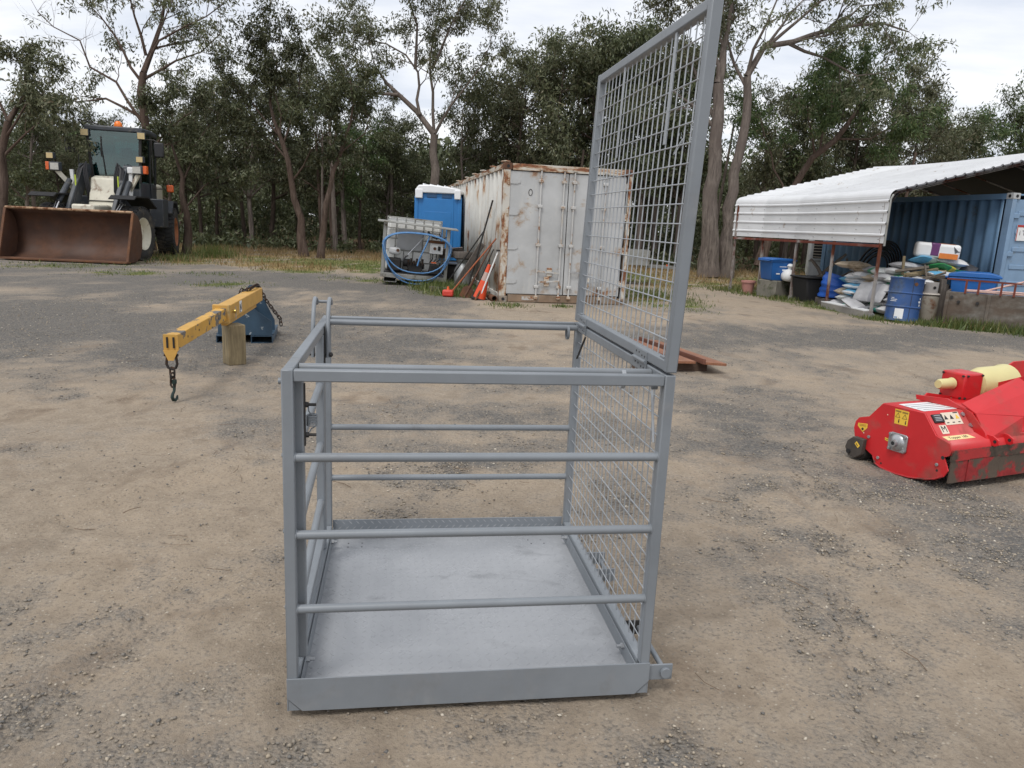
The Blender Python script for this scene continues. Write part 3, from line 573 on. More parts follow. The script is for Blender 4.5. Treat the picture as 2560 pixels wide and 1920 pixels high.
for s_ in (-1, 1):
    mi = rear(MB().bx(s_ * 1.17 - .14, s_ * 1.17 + .14, 1.3, 1.38, 2.95, 3.38)).build('mirror', m_hose, LO, bevel=.04)
    rear(MB().tube([(s_ * .8, 1.4, 3.45), (s_ * 1.05, 1.34, 3.44), (s_ * 1.17, 1.34, 3.36)], .018, 6).tube([(s_ * .98, 1.34, 3.44), (s_ * .98, 1.34, 2.4)], .014, 6)).build('mirror_arm', m_dark, mi)
    rl = rear(MB().bx(s_ * .74 - .11, s_ * .74 + .11, 1.12, 1.24, 3.42, 3.62)).build('roof_light', m_charcoal, LO, bevel=.015); rear(MB().bx(s_ * .74 - .095, s_ * .74 + .095, 1.105, 1.121, 3.435, 3.605)).build('lens', m_yellow_lens, rl)
    rear(MB().prism([(2.4, 1.3), (2.75, 1.66), (3.6, 1.66), (4.0, 1.3), (4.04, 1.34), (3.62, 1.72), (2.73, 1.72), (2.36, 1.34)], (s_ * 1.02 - .3, 0, 0), (0, 1, 0), (0, 0, 1), .6)).build('fender', m_charcoal, LO)
    rear(MB().prism([(1.55, .9), (2.3, .9), (2.5, 1.75), (1.4, 1.75)], (s_ * 1.0 - .2, 0, 0), (0, 1, 0), (0, 0, 1), .4)).build('step_box', m_charcoal, LO, bevel=.03)
    ol = rear(MB().bx(s_ * 1.3 - .1, s_ * 1.3 + .1, 2.25, 2.36, 1.98, 2.2)).build('side_lamp', m_redlens, LO, bevel=.03)
    rear(MB().bar((s_ * .75, 2.3, 2.05), (s_ * 1.25, 2.3, 2.08), .03, .03)).build('lamp_stalk', m_dark, ol)
rear(MB().bx(-.75, .75, 2.96, 4.7, 1.0, 2.25)).build('engine_hood', m_cream, LO, bevel=.1)
rear(MB().bx(-.9, .9, 4.55, 4.95, .55, 1.5)).build('counterweight', m_charcoal, LO, bevel=.08)
rear(MB().bx(-.4, .4, 1.4, 4.6, .55, 1.15).cyl((-1.0, 3.15, .75), (1.0, 3.15, .75), .19, 12)).build('rear_frame', m_charcoal, LO, bevel=.03)
rear(MB().bx(.80, .815, 1.98, 2.9, 1.3, 2.2)).build('side_panel', m_charcoal, LO)
# ------------------------------------------------------------------ lifting jib
m_yel = mat('yellow_paint', (0.52, 0.295, 0.065), 0.5, 0, .12, 6, wear=(.50, .36, .16), wamt=.25, wscale=3)
m_yelworn = mat('worn_yellow_paint', (0.54, 0.30, 0.05), 0.5, 0, .12, 6, wear=(.17, .16, .15), wamt=.36, wscale=7, wsc=(1, 1, 1.6), edge=.02)
m_navy = mat('navy_paint', (0.032, 0.066, 0.105), 0.45, 0, .2, 5, wear=(.36, .40, .42), wamt=.2, wscale=9, edge=.015)
m_chain = mat('chain_steel', (.030, .026, .024), .6, .5, .4, 40, wear=(.11, .06, .035), wamt=.4, wscale=20)
JB = thing('lifting_jib', 'yellow extendable lifting jib with hook and chain on a navy fork mount', 'lifting jib', (-2.83, 8.66, 0), 0)
def B3(p): return Vector(p) - Vector((-2.83, 8.66, 0))
tip, end = B3((-2.655, 5.72, .485)), B3((-2.985, 8.62, .578)); bd = (end - tip); L_ = bd.length; bd.normalize()
def on(t): return tip + bd * t
boom = MB().bar(on(1.42), on(L_), .125, .15).build('outer_boom', m_yel, JB, bevel=.008)
MB().bar(on(0), on(1.43), .095, .115).build('inner_boom', m_yelworn, JB, bevel=.006)
MB().bar(on(1.40), on(1.445), .155, .18).build('collar', m_yel, JB, bevel=.006)
dn = Vector((0, 0, -1)); MB().bar(on(1.5) + dn * .10, on(2.75) + dn * .10, .06, .055).build('lower_stiffener', m_yel, boom, bevel=.005)
sd_ = bd.cross(Vector((0, 0, 1))).normalized()      # towards camera side (right)
if sd_.x < 0: sd_ = -sd_
MB().cyl(on(1.6) - sd_ * .08, on(1.6) + sd_ * .095, .012, 10).cyl(on(1.6) + sd_ * .08, on(1.6) + sd_ * .092, .022, 12).build('locking_pin', mat('brass_pin', (.55, .40, .12), .3, .8, .1), boom)
MB().tube([on(1.6) + sd_ * .09 + Vector((0, 0, .05)), on(1.6) + sd_ * .09, on(1.6) + sd_ * .09 + Vector((0, 0, -.07))], .004, 6).build('split_pin', m_zinc, boom)
MB().bar(on(1.86) + sd_ * .0635 + Vector((0, 0, .005)), on(1.95) + sd_ * .0635 + Vector((0, 0, .005)), .002, .115).build('sticker', m_white, boom)
for a_, b_2 in (((1.875, -.035), (1.875, .035)), ((1.875, .035), (1.925, -.03)), ((1.925, -.03), (1.93, .04)), ((1.87, -.045), (1.905, -.048))):
    MB().bar(on(a_[0]) + sd_ * .0655 + Vector((0, 0, a_[1])), on(b_2[0]) + sd_ * .0655 + Vector((0, 0, b_2[1])), .0015, .009).build('sticker_mark', m_charcoal, boom)
for k in range(4): MB().cyl(on(.25 + k * .3) + sd_ * .0475, on(.25 + k * .3) + sd_ * .0482, .011, 10).build('adjust_hole', m_black, JB)
MB().bar(on(-.02), on(.0), .11, .125).build('tip_plate', m_yel, JB)
for s_ in (-1, 1): MB().bar(on(-.03) + sd_ * .024 * s_, on(-.02) + sd_ * .024 * s_, .012, .085).build('tip_slot', m_black, JB)
MB().prism([(-.055, -.06), (.055, -.06), (.02, -.14), (-.02, -.14)], on(-.022), sd_, (0, 0, 1), .014).build('tip_eye', m_yel, JB)
def link_mesh(mt, a=.030, b=.017, r=.006):
    m = MB(); pts = []
    for k in range(20):
        t_ = 2 * math.pi * k / 20; c, s = math.cos(t_), math.sin(t_)
        pts.append((b * c, 0, (a - b) * (1 if s > 0 else -1) + b * s if abs(s) > 1e-6 else (a - b) * 0))
    m.tube(pts, r, 6, closed=True); return m
link0 = None
def chain(path, parent, sp=.040, sc=1.0):
    global link0
    pts = [Vector(p) for p in path]; d = [0]
    for a, b in zip(pts, pts[1:]): d.append(d[-1] + (b - a).length)
    n = int(d[-1] / sp)
    for k in range(n + 1):
        s = k * sp; i = max(j for j in range(len(d) - 1) if d[j] <= s + 1e-9); t_ = (s - d[i]) / max(1e-9, d[i + 1] - d[i]); p = pts[i].lerp(pts[i + 1], min(1, t_)); dr = (pts[i + 1] - pts[i]).normalized()
        if link0 is None: o = link0 = link_mesh(m_chain).build('chain_link', m_chain, parent)
        else: o = share(link0, parent=parent)
        q = dr.to_track_quat('Z', 'Y').to_matrix().to_4x4() @ Matrix.Rotation(math.pi / 2 * (k % 2) + .3, 4, 'Z')
        o.matrix_basis = Matrix.Translation(p) @ q @ Matrix.Scale(sc, 4)
sh = on(-.015) + Vector((0, 0, -.10))
shk = MB().tube([sh + sd_ * x + Vector((0, 0, z)) for x, z in ((-.03, .01), (-.036, -.03), (-.04, -.07), (-.028, -.1), (0, -.112), (.028, -.1), (.04, -.07), (.036, -.03), (.03, .01))], .0105, 8).cyl(sh + sd_ * -.055, sh + sd_ * .05, .011, 8)
shk.build('shackle', m_chain, JB)
chain([sh + Vector((0, 0, -.135)), sh + Vector((0, 0, -.235))], JB, .042, 1.25)
hk = sh + Vector((.01, 0, -.255))
MB().tube([hk + Vector((x * .25, x, z)) for x, z in ((0, .04), (0, .0), (-.004, -.03), (-.022, -.05), (-.03, -.075), (-.018, -.098), (.004, -.105), (.024, -.092), (.03, -.07))], [.012, .012, .011, .012, .0135, .0135, .0125, .011, .006], 8).cyl(hk + Vector((0, 0, .03)), hk + Vector((0, 0, .06)), .02, 10).build('hook', mat('hook_paint', (.012, .03, .026), .5, .2, .3, 30), JB)
MR2 = Matrix.Rotation(R(14), 4, 'Z')
for x0 in (-.24, -.62):
    b = MB().bx(x0, x0 + .24, 0, .95, .0, .008).bx(x0, x0 + .24, 0, .95, .082, .09).bx(x0, x0 + .008, 0, .95, .008, .082).bx(x0 + .232, x0 + .24, 0, .95, .008, .082)
    xf(b, MR2).build('fork_pocket', m_navy, JB)
xf(MB().bx(-.63, .01, .1, .9, .091, .098), MR2).build('base_plate', m_navy, JB)
xf(MB().prism([(-.6, .098), (-.6, .2), (-.33, .43), (-.25, .44), (-.005, .26), (-.005, .098)], (0, .03, 0), (1, 0, 0), (0, 0, 1), .012), MR2).build('gusset_plate', m_navy, JB)
xf(MB().prism([(-.62, .098), (-.62, .3), (-.28, .64), (-.20, .64), (.0, .22), (.0, .098)], (0, .45, 0), (1, 0, 0), (0, 0, 1), .012), MR2).build('gusset_plate', m_navy, JB)
xf(MB().bx(-.36, -.34, .03, .63, .1, .5).bx(-.27, -.25, .03, .63, .1, .5), MR2).build('boom_cradle', m_navy, JB)
pr = MR2 @ Vector((-.24, .44, .66)); pb = on(L_ - .35) + Vector((0, 0, .10))
chain([on(L_ - .45) - sd_ * .12 + Vector((0, 0, -.02)), on(L_ - .42) - sd_ * .07 + Vector((0, 0, .085)), on(L_ - .38) + Vector((0, 0, .10)), on(L_ - .1) + sd_ * .02 + Vector((0, 0, .115)), pr + Vector((.06, .02, -.03)), pr + Vector((.14, .04, -.2)), pr + Vector((.24, .05, -.34)), pr + Vector((.30, .06, -.42)), pr + Vector((.31, .06, -.50))], JB, .040, 1.0)
def wood(name, col, var=.3, sc=(1, 1, 1), g=18, rough=.85):
    m, nt, b, Nn, Lk = newmat(name); v = mapped(Nn, Lk, sc); n = noise(Nn, Lk, v, g, 6, .65, .6); n2 = noise(Nn, Lk, mapped(Nn, Lk), 4, 4)
    c = ramp(Nn, Lk, n, .3, .72, tuple(k * (1 - var) * .8 for k in col) + (1,), tuple(min(1, k * (1 + var)) for k in col) + (1,))
    c = mixc(Nn, Lk, ramp(Nn, Lk, n2, .5, .8), c, tuple(k * .55 for k in col) + (1,)); Lk(c, b.inputs['Base Color']); b.inputs['Roughness'].default_value = rough; bumpn(Nn, Lk, b, n, .4, .006); return m
m_block = wood('treated_timber', (.235, .185, .105), .28, (6, 6, .7), 6)
TB = thing('timber_block', 'squared timber block standing upright under the yellow jib boom', 'timber block', (-2.79, 7.36, 0), R(-48))
MB().bx(-.088, .088, -.088, .088, 0, .405).build('post', m_block, TB, bevel=.012)
MB().bx(-.0885, -.0865, -.01, -.005, .02, .38).bx(-.02, -.015, -.0885, -.0865, .0, .3).build('drying_crack', m_dark, TB)
# ------------------------------------------------------------------ flail mower
m_red = mat('red_enamel', (0.54, 0.018, 0.022), 0.40, 0, .10, 2.5, wear=(.34, .10, .075), wamt=.14, wscale=4, edge=.12)
m_redworn = mat('worn_red_enamel', (0.40, 0.022, 0.024), 0.5, 0, .15, 5, wear=(.085, .062, .045), wamt=.42, wscale=5, wsc=(1, 1, 1.5), edge=.05)
m_flap = mat('muddy_red_flap', (0.085, 0.062, 0.045), 0.8, 0, .25, 6, wear=(.36, .025, .026), wamt=.46, wscale=5, edge=.03, bump=.3)
m_ivory = mat('ivory_plastic', (0.62, 0.55, 0.26), 0.45, 0, .06, 4)
m_stick = mat('yellow_sticker', (0.78, 0.50, 0.055), .5, 0, .05, 8); m_pale = mat('pale_sticker', (0.70, 0.60, 0.48), .55, 0, .06, 8)
m_print = mat('black_print', (.022, .02, .022), .6, 0, .1, 8)
MW = thing('flail_mower', 'red flail mower implement with yellow warning stickers at the right edge of the yard', 'flail mower', (2.645, 4.518, 0), R(24))
ol = [(0.403, 0.416), (0.087, 0.426), (-0.017, 0.304), (-0.118, 0.279), (-0.134, 0.244), (-0.126, 0.202), (-0.094, 0.184), (-0.115, 0.148), (-0.135, 0.108), (-0.113, 0.061), (-.06, .025), (0.0, 0.002), (0.125, -0.026), (0.22, -.034), (0.289, -0.034), (0.35, -.028), (0.392, -0.012), (0.417, 0.033), (0.523, 0.081), (0.595, 0.134), (0.61, .19), (0.602, 0.241), (0.577, 0.273), (0.501, 0.296)]
ol = [(a * .977, b * .977 + .0345) for a, b in ol]; ML = 1.75
pl = MB().prism(ol, (-.008, 0, 0), (0, 1, 0), (0, 0, 1), .010).build('side_plate', m_red, MW, bevel=.0015)
MB().prism(ol, (ML, 0, 0), (0, 1, 0), (0, 0, 1), .010).build('side_plate', m_red, MW)
# thin runner lip along the plate's foot
rp_ = ol[9:18]; MB().tube([(-.012, a, b + .006) for a, b in rp_], .006, 6).build('skid_edge', m_redworn, pl)
shell = [(-.128, .235), (-.128, .272), (-.11, .307), (-.016, .331), (.085, .449), (.392, .440), (.485, .325), (.56, .30), (.585, .2)]
sh_ = MB().sheet([[(x, y, z) for y, z in shell] for x in (0.003, ML - .002)]); hood = sh_.build('mower_hood', m_red, MW, sm=20, solid=.006)
MB().bx(0.006, ML, -.136, -.1225, .198, .268).build('front_lip', m_redworn, MW)
x = .012
for k, wd in enumerate((.155, .30, .30, .30, .30, .30)):
    MB().bx(x, x + wd - .006, -.132 - .004 * (k % 2), -.121, .055, .205).build('skirt_flap', m_flap, MW, bevel=.002); x += wd
MB().cyl((0.01, .2, .16), (ML, .2, .16), .07, 14).build('rotor', m_dark, MW)
MB().cyl((-.006, .535, .062), (ML, .535, .062), .055, 18).build('rear_roller', mat('muddy_roller', (.05, .045, .04), .85, 0, .3, 8, bump=.4), MW)
rb = MB().prism([(.47, .17), (.555, .17), (.60, .13), (.615, .08), (.58, .028), (.52, .022), (.475, .06)], (-.05, 0, 0), (0, 1, 0), (0, 0, 1), .04).build('roller_bracket', mat('muddy_bracket', (.06, .05, .042), .8, 0, .3, 10, bump=.4), MW, bevel=.006)
MB().prism([(.505, .10), (.535, .125), (.52, .145), (.49, .12)], (-.0515, 0, 0), (0, 1, 0), (0, 0, 1), .0012).build('sticker', m_stick, rb); MB().prism([(.508, .113), (.525, .128), (.522, .132), (.505, .117)], (-.0528, 0, 0), (0, 1, 0), (0, 0, 1), .0008).build('sticker_mark', m_print, rb)
MB().cyl((-.06, .575, .06), (-.05, .575, .06), .016, 12).build('bracket_hole', m_black, rb)
# rotor bearing housing
bq = [(.305, .262), (.285, .276), (.178, .278), (.165, .268), (.165, .168), (.178, .155), (.292, .152), (.303, .162)]
MB().prism(bq, (-.02, 0, 0), (0, 1, 0), (0, 0, 1), .0115).build('bearing_housing', m_zinc, pl, bevel=.003)
MB().lathe([(.056, 0), (.046, .012), (.03, .018), (.024, .019), (.022, .04), (.016, .04)], (-.0195, .236, .214), (-1, 0, 0), 24).build('bearing_boss', m_zinc, pl)
MB().cyl((-.0605, .236, .214), (-.0597, .236, .214), .013, 14).build('boss_bore', m_black, pl)
for yb, zb_ in ((.29, .262), (.182, .264), (.18, .17), (.288, .166), (.462, .19), (.494, .144), (.367, .071), (-.056, .157)):
    hb = MB().cyl((-.0205 if yb < .3 and yb > .1 else -.0085, yb, zb_), (-.029 if yb < .3 and yb > .1 else -.017, yb, zb_), .0115, 6); hb.build('bolt', m_zinc, pl, bevel=.001)
for yb, zb_, r_ in ((-.085, .21, .012), (-.06, .12, .008), (.34, .04, .007), (.345, .375, .004), (.555, .25, .004), (.51, .205, .005)): MB().cyl((-.0083, yb, zb_), (-.0088, yb, zb_), r_, 12).build('bolt_hole', m_dark if r_ > .005 else m_pale, pl)
def decal(poly, mt, name='sticker', x=-.0086, t_=.0006): return MB().prism(poly, (x - t_, 0, 0), (0, 1, 0), (0, 0, 1), t_).build(name, mt, pl)
decal([(.294, .430), (.190, .432), (.189, .337), (.287, .332)], m_stick)
for yc in (.267, .216):
    decal([(yc + .022, .412), (yc - .020, .413), (yc - .020, .424), (yc + .022, .423)], mat('label_band', (.30, .18, .03), .6), 'sticker_mark', -.0094)
    for a_, b_2 in (((yc + .017, .378), (yc - .017, .379)), ((yc - .017, .379), (yc, .408)), ((yc, .408), (yc + .017, .378))):
        MB().bar((-.0096, *a_), (-.0096, *b_2), .0012, .0028, (1, 0, 0)).build('sticker_mark', m_print, pl)
    decal([(yc - .009, .343), (yc - .014, .343), (yc - .0155, .356), (yc - .0135, .361), (yc - .0085, .361), (yc - .006, .356)], m_print, 'sticker_mark', -.0094); MB().cyl((-.0094, yc - .0115, .365), (-.010, yc - .0115, .365), .0035, 10).build('sticker_mark', m_print, pl)
decal([(.565, .262), (.488, .274), (.486, .245), (.520, .208), (.566, .242)], m_stick)
for z_ in (.258, .249): MB().bar((-.0097, .552, z_), (-.0097, .498, z_ + .007), .001, .0045, (1, 0, 0)).build('sticker_mark', m_orange, pl)
MB().cyl((-.0094, .523, .229), (-.010, .523, .229), .0095, 14).build('sticker_mark', m_print, pl)
decal([(.338, .222), (.306, .219), (.306, .200), (.337, .204)], m_stick); MB().bar((-.0097, .333, .214), (-.0097, .310, .211), .001, .003, (1, 0, 0)).build('sticker_mark', m_print, pl)
# plates and labels on the sloping front of the hood
sl0, sl1 = Vector((0, -.016, .331)), Vector((0, .085, .449)); su = (sl1 - sl0); SLn = su.length; su.normalize(); sn = Vector((0, -su.z, su.y))
def slope(x, s, h=.0045): return sl0 + su * s + Vector((x, 0, 0)) + sn * h
def slab(x0, x1, s0, s1, mt, name, h=.0035, t_=.0012):
    q = [slope(x0, s0, h), slope(x1, s0, h), slope(x1, s1, h), slope(x0, s1, h)]; return MB().add(q + [p + sn * t_ for p in q], [(0, 3, 2, 1), (4, 5, 6, 7), (0, 1, 5, 4), (1, 2, 6, 5), (2, 3, 7, 6), (3, 0, 4, 7)]).build(name, mt, hood)
idp = slab(.03, .118, .083, .138, m_print, 'rating_plate', .0034, .01)
for s_ in (.093, .103, .113, .127): slab(.042, .10, s_, s_ + .005, m_zinc, 'plate_line', .0137, .0006)
slab(.125, .285, .062, .148, m_pale, 'warning_label')
for k in range(3):
    xc = .152 + k * .052
    q = [slope(xc - .017, .1, .006), slope(xc + .017, .1, .006), slope(xc, .132, .006)]
    MB().add(q + [p - sn * .0012 for p in q], [(0, 1, 2), (3, 5, 4), (0, 3, 4, 1), (1, 4, 5, 2), (2, 5, 3, 0)]).build('label_mark', m_print if k < 2 else m_stick, hood)
    slab(xc - .012, xc + .010, .074, .080, m_print, 'label_mark', .0048, .0006)
slab(.235, .278, .139, .146, m_print, 'label_mark', .0048, .0006)
slab(.055, .118, .005, .065, m_pale, 'size_label')
Mt = Matrix.Translation(slope(.086, .035, .0053)) @ Matrix((Vector((1, 0, 0)), su, sn)).transposed().to_4x4()
text_obj('size_letter', 'M', .062, m_print, hood, Mt)
sh0 = Vector((0, -.11, .307)); shv = (Vector((0, -.016, .331)) - sh0).normalized(); shn = Vector((0, -shv.z, shv.y))
q = [sh0 + shv * b + Vector((a, 0, 0)) + shn * .0035 for a, b in ((.02, .03), (.27, .03), (.25, .075), (.02, .075))]; MB().add(q + [p + shn * .001 for p in q], [(0, 3, 2, 1), (4, 5, 6, 7), (0, 1, 5, 4), (1, 2, 6, 5), (2, 3, 7, 6), (3, 0, 4, 7)]).build('model_label', mat('pale_yellow_label', (.78, .62, .30), .5, 0, .05), hood)
text_obj('model_lettering', 'Topper 180', .036, m_print, hood, Matrix.Translation(sh0 + shv * .052 + Vector((.135, 0, 0)) + shn * .0048) @ Matrix((Vector((1, 0, 0)), shv, shn)).transposed().to_4x4(), shear=.25)
q = [(.03, .12), (.36, .12), (.33, .33), (.06, .33)]; MB().add([(a, b, .4530 - (b - .085) * .029) for a, b in q] + [(a, b, .4536 - (b - .085) * .029) for a, b in q], [(0, 3, 2, 1), (4, 5, 6, 7), (0, 1, 5, 4), (1, 2, 6, 5), (2, 3, 7, 6), (3, 0, 4, 7)]).build('instruction_label', m_white, hood)
for k in range(4): MB().bx(.07, .33, .15 + k * .045, .156 + k * .045, .4530 - (.065 + k * .045) * .029, .4541 - (.065 + k * .045) * .029).build('label_mark', m_print, hood)
# hitch frame, gearbox, drive guard
for s_, x0 in ((0, .34), (1, .98)):
    hb = MB().prism([(-.09, .30), (.0, .34), (.10, .455), (.42, .445), (.44, .47), (.30, .56), (.1, .655), (.02, .62), (-.02, .5), (-.11, .36)] if s_ else [(-.105, .300), (-.012, .338), (.088, .455), (.42, .445), (.43, .475), (.2, .50), (.02, .45), (-.09, .345)], (x0, 0, 0), (0, 1, 0), (0, 0, 1), .012); hb.build('hitch_plate', m_red, MW, bevel=.001)
MB().add([(.347, .10, .49), (.352, .0, .445), (.69, -.09, .43), (.90, .0, .58), (.87, .10, .64)], [(0, 1, 2, 3, 4)]).build('hitch_deck', m_red, MW, sm=0, solid=.01)
MB().add([(.345, -.105, .302), (.668, -.105, .30), (.69, -.09, .43), (.352, .0, .445)], [(0, 1, 2), (0, 2, 3)]).build('hitch_front', m_red, MW, sm=0, solid=.01)
MB().bx(.66, 1.5, -.11, -.07, .28, .33).build('hitch_beam', m_red, MW, bevel=.006); MB().bx(.70, 1.4, .05, .09, .36, .45).build('inner_beam', m_dark, MW)
for xx in (.36, .50):
    lg = MB().prism([(-.02, .335), (-.13, .335), (-.17, .315), (-.175, .285), (-.15, .27), (-.02, .30)], (xx, 0, 0), (0, 1, 0), (0, 0, 1), .014).build('linkage_lug', m_red, MW, bevel=.002)
    MB().cyl((xx - .001, -.148, .302), (xx + .015, -.148, .302), .011, 14).build('lug_hole', m_dark, lg)
for xx, s_ in ((.315, .125), (.335, .045), (.335, -.03)): MB().cyl(slope(xx, s_, .003), slope(xx, s_, .014), .014, 12).build('bolt', m_zinc, MW)
gb = MB().bx(.665, .855, .32, .50, .44, .625).build('gearbox', m_red, MW, bevel=.012)
for yy in (.335, .485):
    for zz_ in (.455, .61): MB().cyl((.655, yy, zz_), (.666, yy, zz_), .008, 6).build('bolt', m_dark, gb)
for xx in (.685, .835):
    for zz_ in (.612, .455): MB().cyl((xx, .31, zz_), (xx, .321, zz_), .008, 6).build('bolt', m_dark, gb)
MB().lathe([(.0, 0), (.028, 0), (.036, .02), (.036, .12), (.042, .135)], (.52, .41, .545), (1, 0, 0), 18).build('shaft_cap', m_ivory, gb)
MB().lathe([(.055, 0), (.095, .02), (.118, .1), (.122, .3), (.132, .33), (.132, .35), (.115, .35), (.11, .1)], (.87, .41, .53), (1, 0, 0), 28, caps=False).build('drive_guard', m_ivory, gb)
MB().cyl((.85, .41, .53), (1.2, .41, .53), .03, 12).build('drive_shaft', m_dark, gb)
MB().prism([(1.30, .44), (1.30, .60), (1.42, .66), (1.75, .67), (1.75, .44)], (0, .5, 0), (1, 0, 0), (0, 0, 1), .012).build('rear_hitch_plate', m_red, MW, bevel=.002)
MB().prism([(.36, .44), (.42, .49), (.66, .455), (.66, .43)], (0, .41, 0), (1, 0, 0), (0, 0, 1), .01).build('deck_upstand', m_red, MW)
# ------------------------------------------------------------------ brown boards on a timber bearer
m_board = wood('red_brown_board', (.27, .115, .06), .22, (8, .6, 8), 5, .6)
PL = thing('timber_bearer', 'dark squared timber bearer lying under two brown boards behind the cage', 'timber', (1.72, 8.16, 0), R(4)); MB().bx(-.40, .42, -.06, .06, 0, .10).build('bearer', wood('dark_timber', (.10, .06, .04), .3, (1, 8, 8), 6), PL, bevel=.006)
for k, (lab, loc) in enumerate((('brown board overhanging to the right of the timber bearer behind the cage', (2.17, 7.98, .103)), ('brown board lying left on the timber bearer behind the cage', (1.84, 8.0, .103)))):
    b = thing('loose_board', lab, 'board', loc, 0, 'brown boards on the bearer'); b.rotation_euler = (R(-2.4), R(3 if k == 0 else 0), R(9))
    MB().bx(-.10, .14, -.02, 2.2, 0, .028).build('plank', m_board, b, bevel=.003)
    MB().bx(-.128, -.101, -.02, 2.2, .0, .058).build('edge_strip', wood('strip' + str(k), (.16, .06, .035), .25, (8, .6, 8), 5, .6), b, bevel=.003)
# ------------------------------------------------------------------ rusted white shipping container
def rustpaint(name, col, wamt=.3, streak=(7, 7, .55), rough=.55, dirt=(.40, .34, .25)):
    m, nt, b, Nn, Lk = newmat(name); v = mapped(Nn, Lk)
    n1 = noise(Nn, Lk, v, 1.3, 6, .6, .3); base = ramp(Nn, Lk, n1, .3, .7, tuple(k * .80 for k in col) + (1,), tuple(min(1, k * 1.1) for k in col) + (1,))
    st = noise(Nn, Lk, mapped(Nn, Lk, streak, loc=(2, 3, 1)), 1.0, 6, .7); base = mixc(Nn, Lk, ramp(Nn, Lk, st, .56, .78), base, (*dirt, 1))
    n2 = noise(Nn, Lk, mapped(Nn, Lk, (streak[0] * .45, streak[1] * .45, streak[2] * 2.2), loc=(7, 1, 4)), 1.0, 9, .66, .2)
    f = ramp(Nn, Lk, n2, .70 - .3 * wamt - .03, .70 - .3 * wamt + .03); halo = ramp(Nn, Lk, n2, .70 - .3 * wamt - .09, .70 - .3 * wamt)
    rc = ramp(Nn, Lk, noise(Nn, Lk, v, 22, 5), .3, .7, (.075, .028, .014, 1), (.30, .105, .035, 1))
    c = mixc(Nn, Lk, halo, base, tuple(min(1, k) for k in (col[0] * .75, col[1] * .55, col[2] * .38)) + (1,)); c = mixc(Nn, Lk, f, c, rc)
    Lk(c, b.inputs['Base Color']); b.inputs['Roughness'].default_value = rough; bumpn(Nn, Lk, b, n2, .15, .01); return m
m_cw = rustpaint('weathered_white_side', (.54, .53, .49), .27)
m_cd = rustpaint('weathered_grey_door', (.44, .45, .452), .20, (3, 3, .8), dirt=(.55, .54, .50))
m_cr = rustpaint('rusty_white_rail', (.56, .53, .47), .56, (4, 4, 5))
m_cp = rustpaint('streaked_white_post', (.54, .52, .47), .55, (9, 9, 1.1))
m_bar = rustpaint('grey_lock_bar', (.50, .50, .49), .3, (8, 8, 2))
m_dirtsill = mat('dusty_sill', (.22, .155, .105), .9, 0, .25, 4, wear=(.33, .30, .26), wamt=.3)
CT = thing('shipping_container', 'rust-streaked white shipping container with closed double doors facing the yard', 'shipping container', (-0.33, 14.60, 0), R(11))
CW, CH, CL_ = 2.55, 2.62, 12.19
def corrug_side(mbx, x, y0, y1, z0, z1, dep=.052, p=.278, sgn=1, axis='y'):
    pts = []; y = y0; 
    prof = [(k * p / .278, v) for k, v in ((0, 0), (.072, 0), (.14, 1), (.21, 1), (.278, 0))]
    while y < y1 - .01:
        for dy, k in prof[:-1]:
            if y + dy < y1: pts.append((y + dy, k))
        y += p
    pts.append((y1, 0)); rows = []
    for z in (z0, z1): rows.append([(x + sgn * dep * k, yy, z) if axis == 'y' else (yy, x + sgn * dep * k, z) for yy, k in pts])
    return mbx.sheet(rows)
for sx, x0 in ((1, 0.012), (-1, CW - .012)):
    corrug_side(MB(), x0, .16, CL_ - .16, .15, CH - .10, .06, .52, sgn=sx).build('side_wall', m_cw, CT, sm=20, solid=.004)
    xa, xb = (0.0, .07) if sx > 0 else (CW - .07, CW)
    MB().bx(xa, xb, .17, CL_ - .17, CH - .105, CH - .012).build('top_side_rail', m_cr, CT, bevel=.006)
    MB().bx(xa, xb, .17, CL_ - .17, .03, .155).build('bottom_side_rail', m_cw, CT, bevel=.006)
    for yy in (0, CL_ - .16): MB().bx(xa, xb + (.06 if sx > 0 else 0), yy + .003, yy + .16, .12, CH - .12).build('corner_post', m_cw if yy else m_cp, CT, bevel=.006)
MB().sheet([[(x, y, CH - .03 + .012 * ((int(y / .2)) % 2)) for x in (.03, CW - .03)] for y in np.arange(.05, CL_, .2)]).build('roof_sheet', m_cr, CT, sm=20, solid=.004)
MB().bx(.05, CW - .05, CL_ - .06, CL_ - .02, .1, CH - .1).build('rear_wall', m_cw, CT)
for x0 in (-.004, CW - .158):
    for y0 in (-.006, CL_ - .17):
        for z0 in (0, CH - .12):
            c = MB().bx(x0, x0 + .162, y0, y0 + .178, z0, z0 + .12).build('corner_casting', m_rust if z0 else m_dirtsill, CT, bevel=.008)
            if y0 < 1: MB().lathe([(.03, 0), (.03, .003)], (x0 + .081, y0 - .0005, z0 + .06), (0, -1, 0), 14).build('casting_slot', m_black, c)
MB().bx(.17, CW - .17, .0, .12, CH - .125, CH - .005).build('door_header', m_cr, CT, bevel=.005)
MB().bx(.17, CW - .17, .0, .12, .01, .15).build('door_sill', m_dirtsill, CT, bevel=.005)
MB().bx(.45, .75, -.003, .001, .05, .12).build('sill_plate', m_bar, CT)
MB().bx(.12, CW - .12, .055, .06, .14, CH - .12).build('door_gasket', m_black, CT)
mid_ = CW / 2
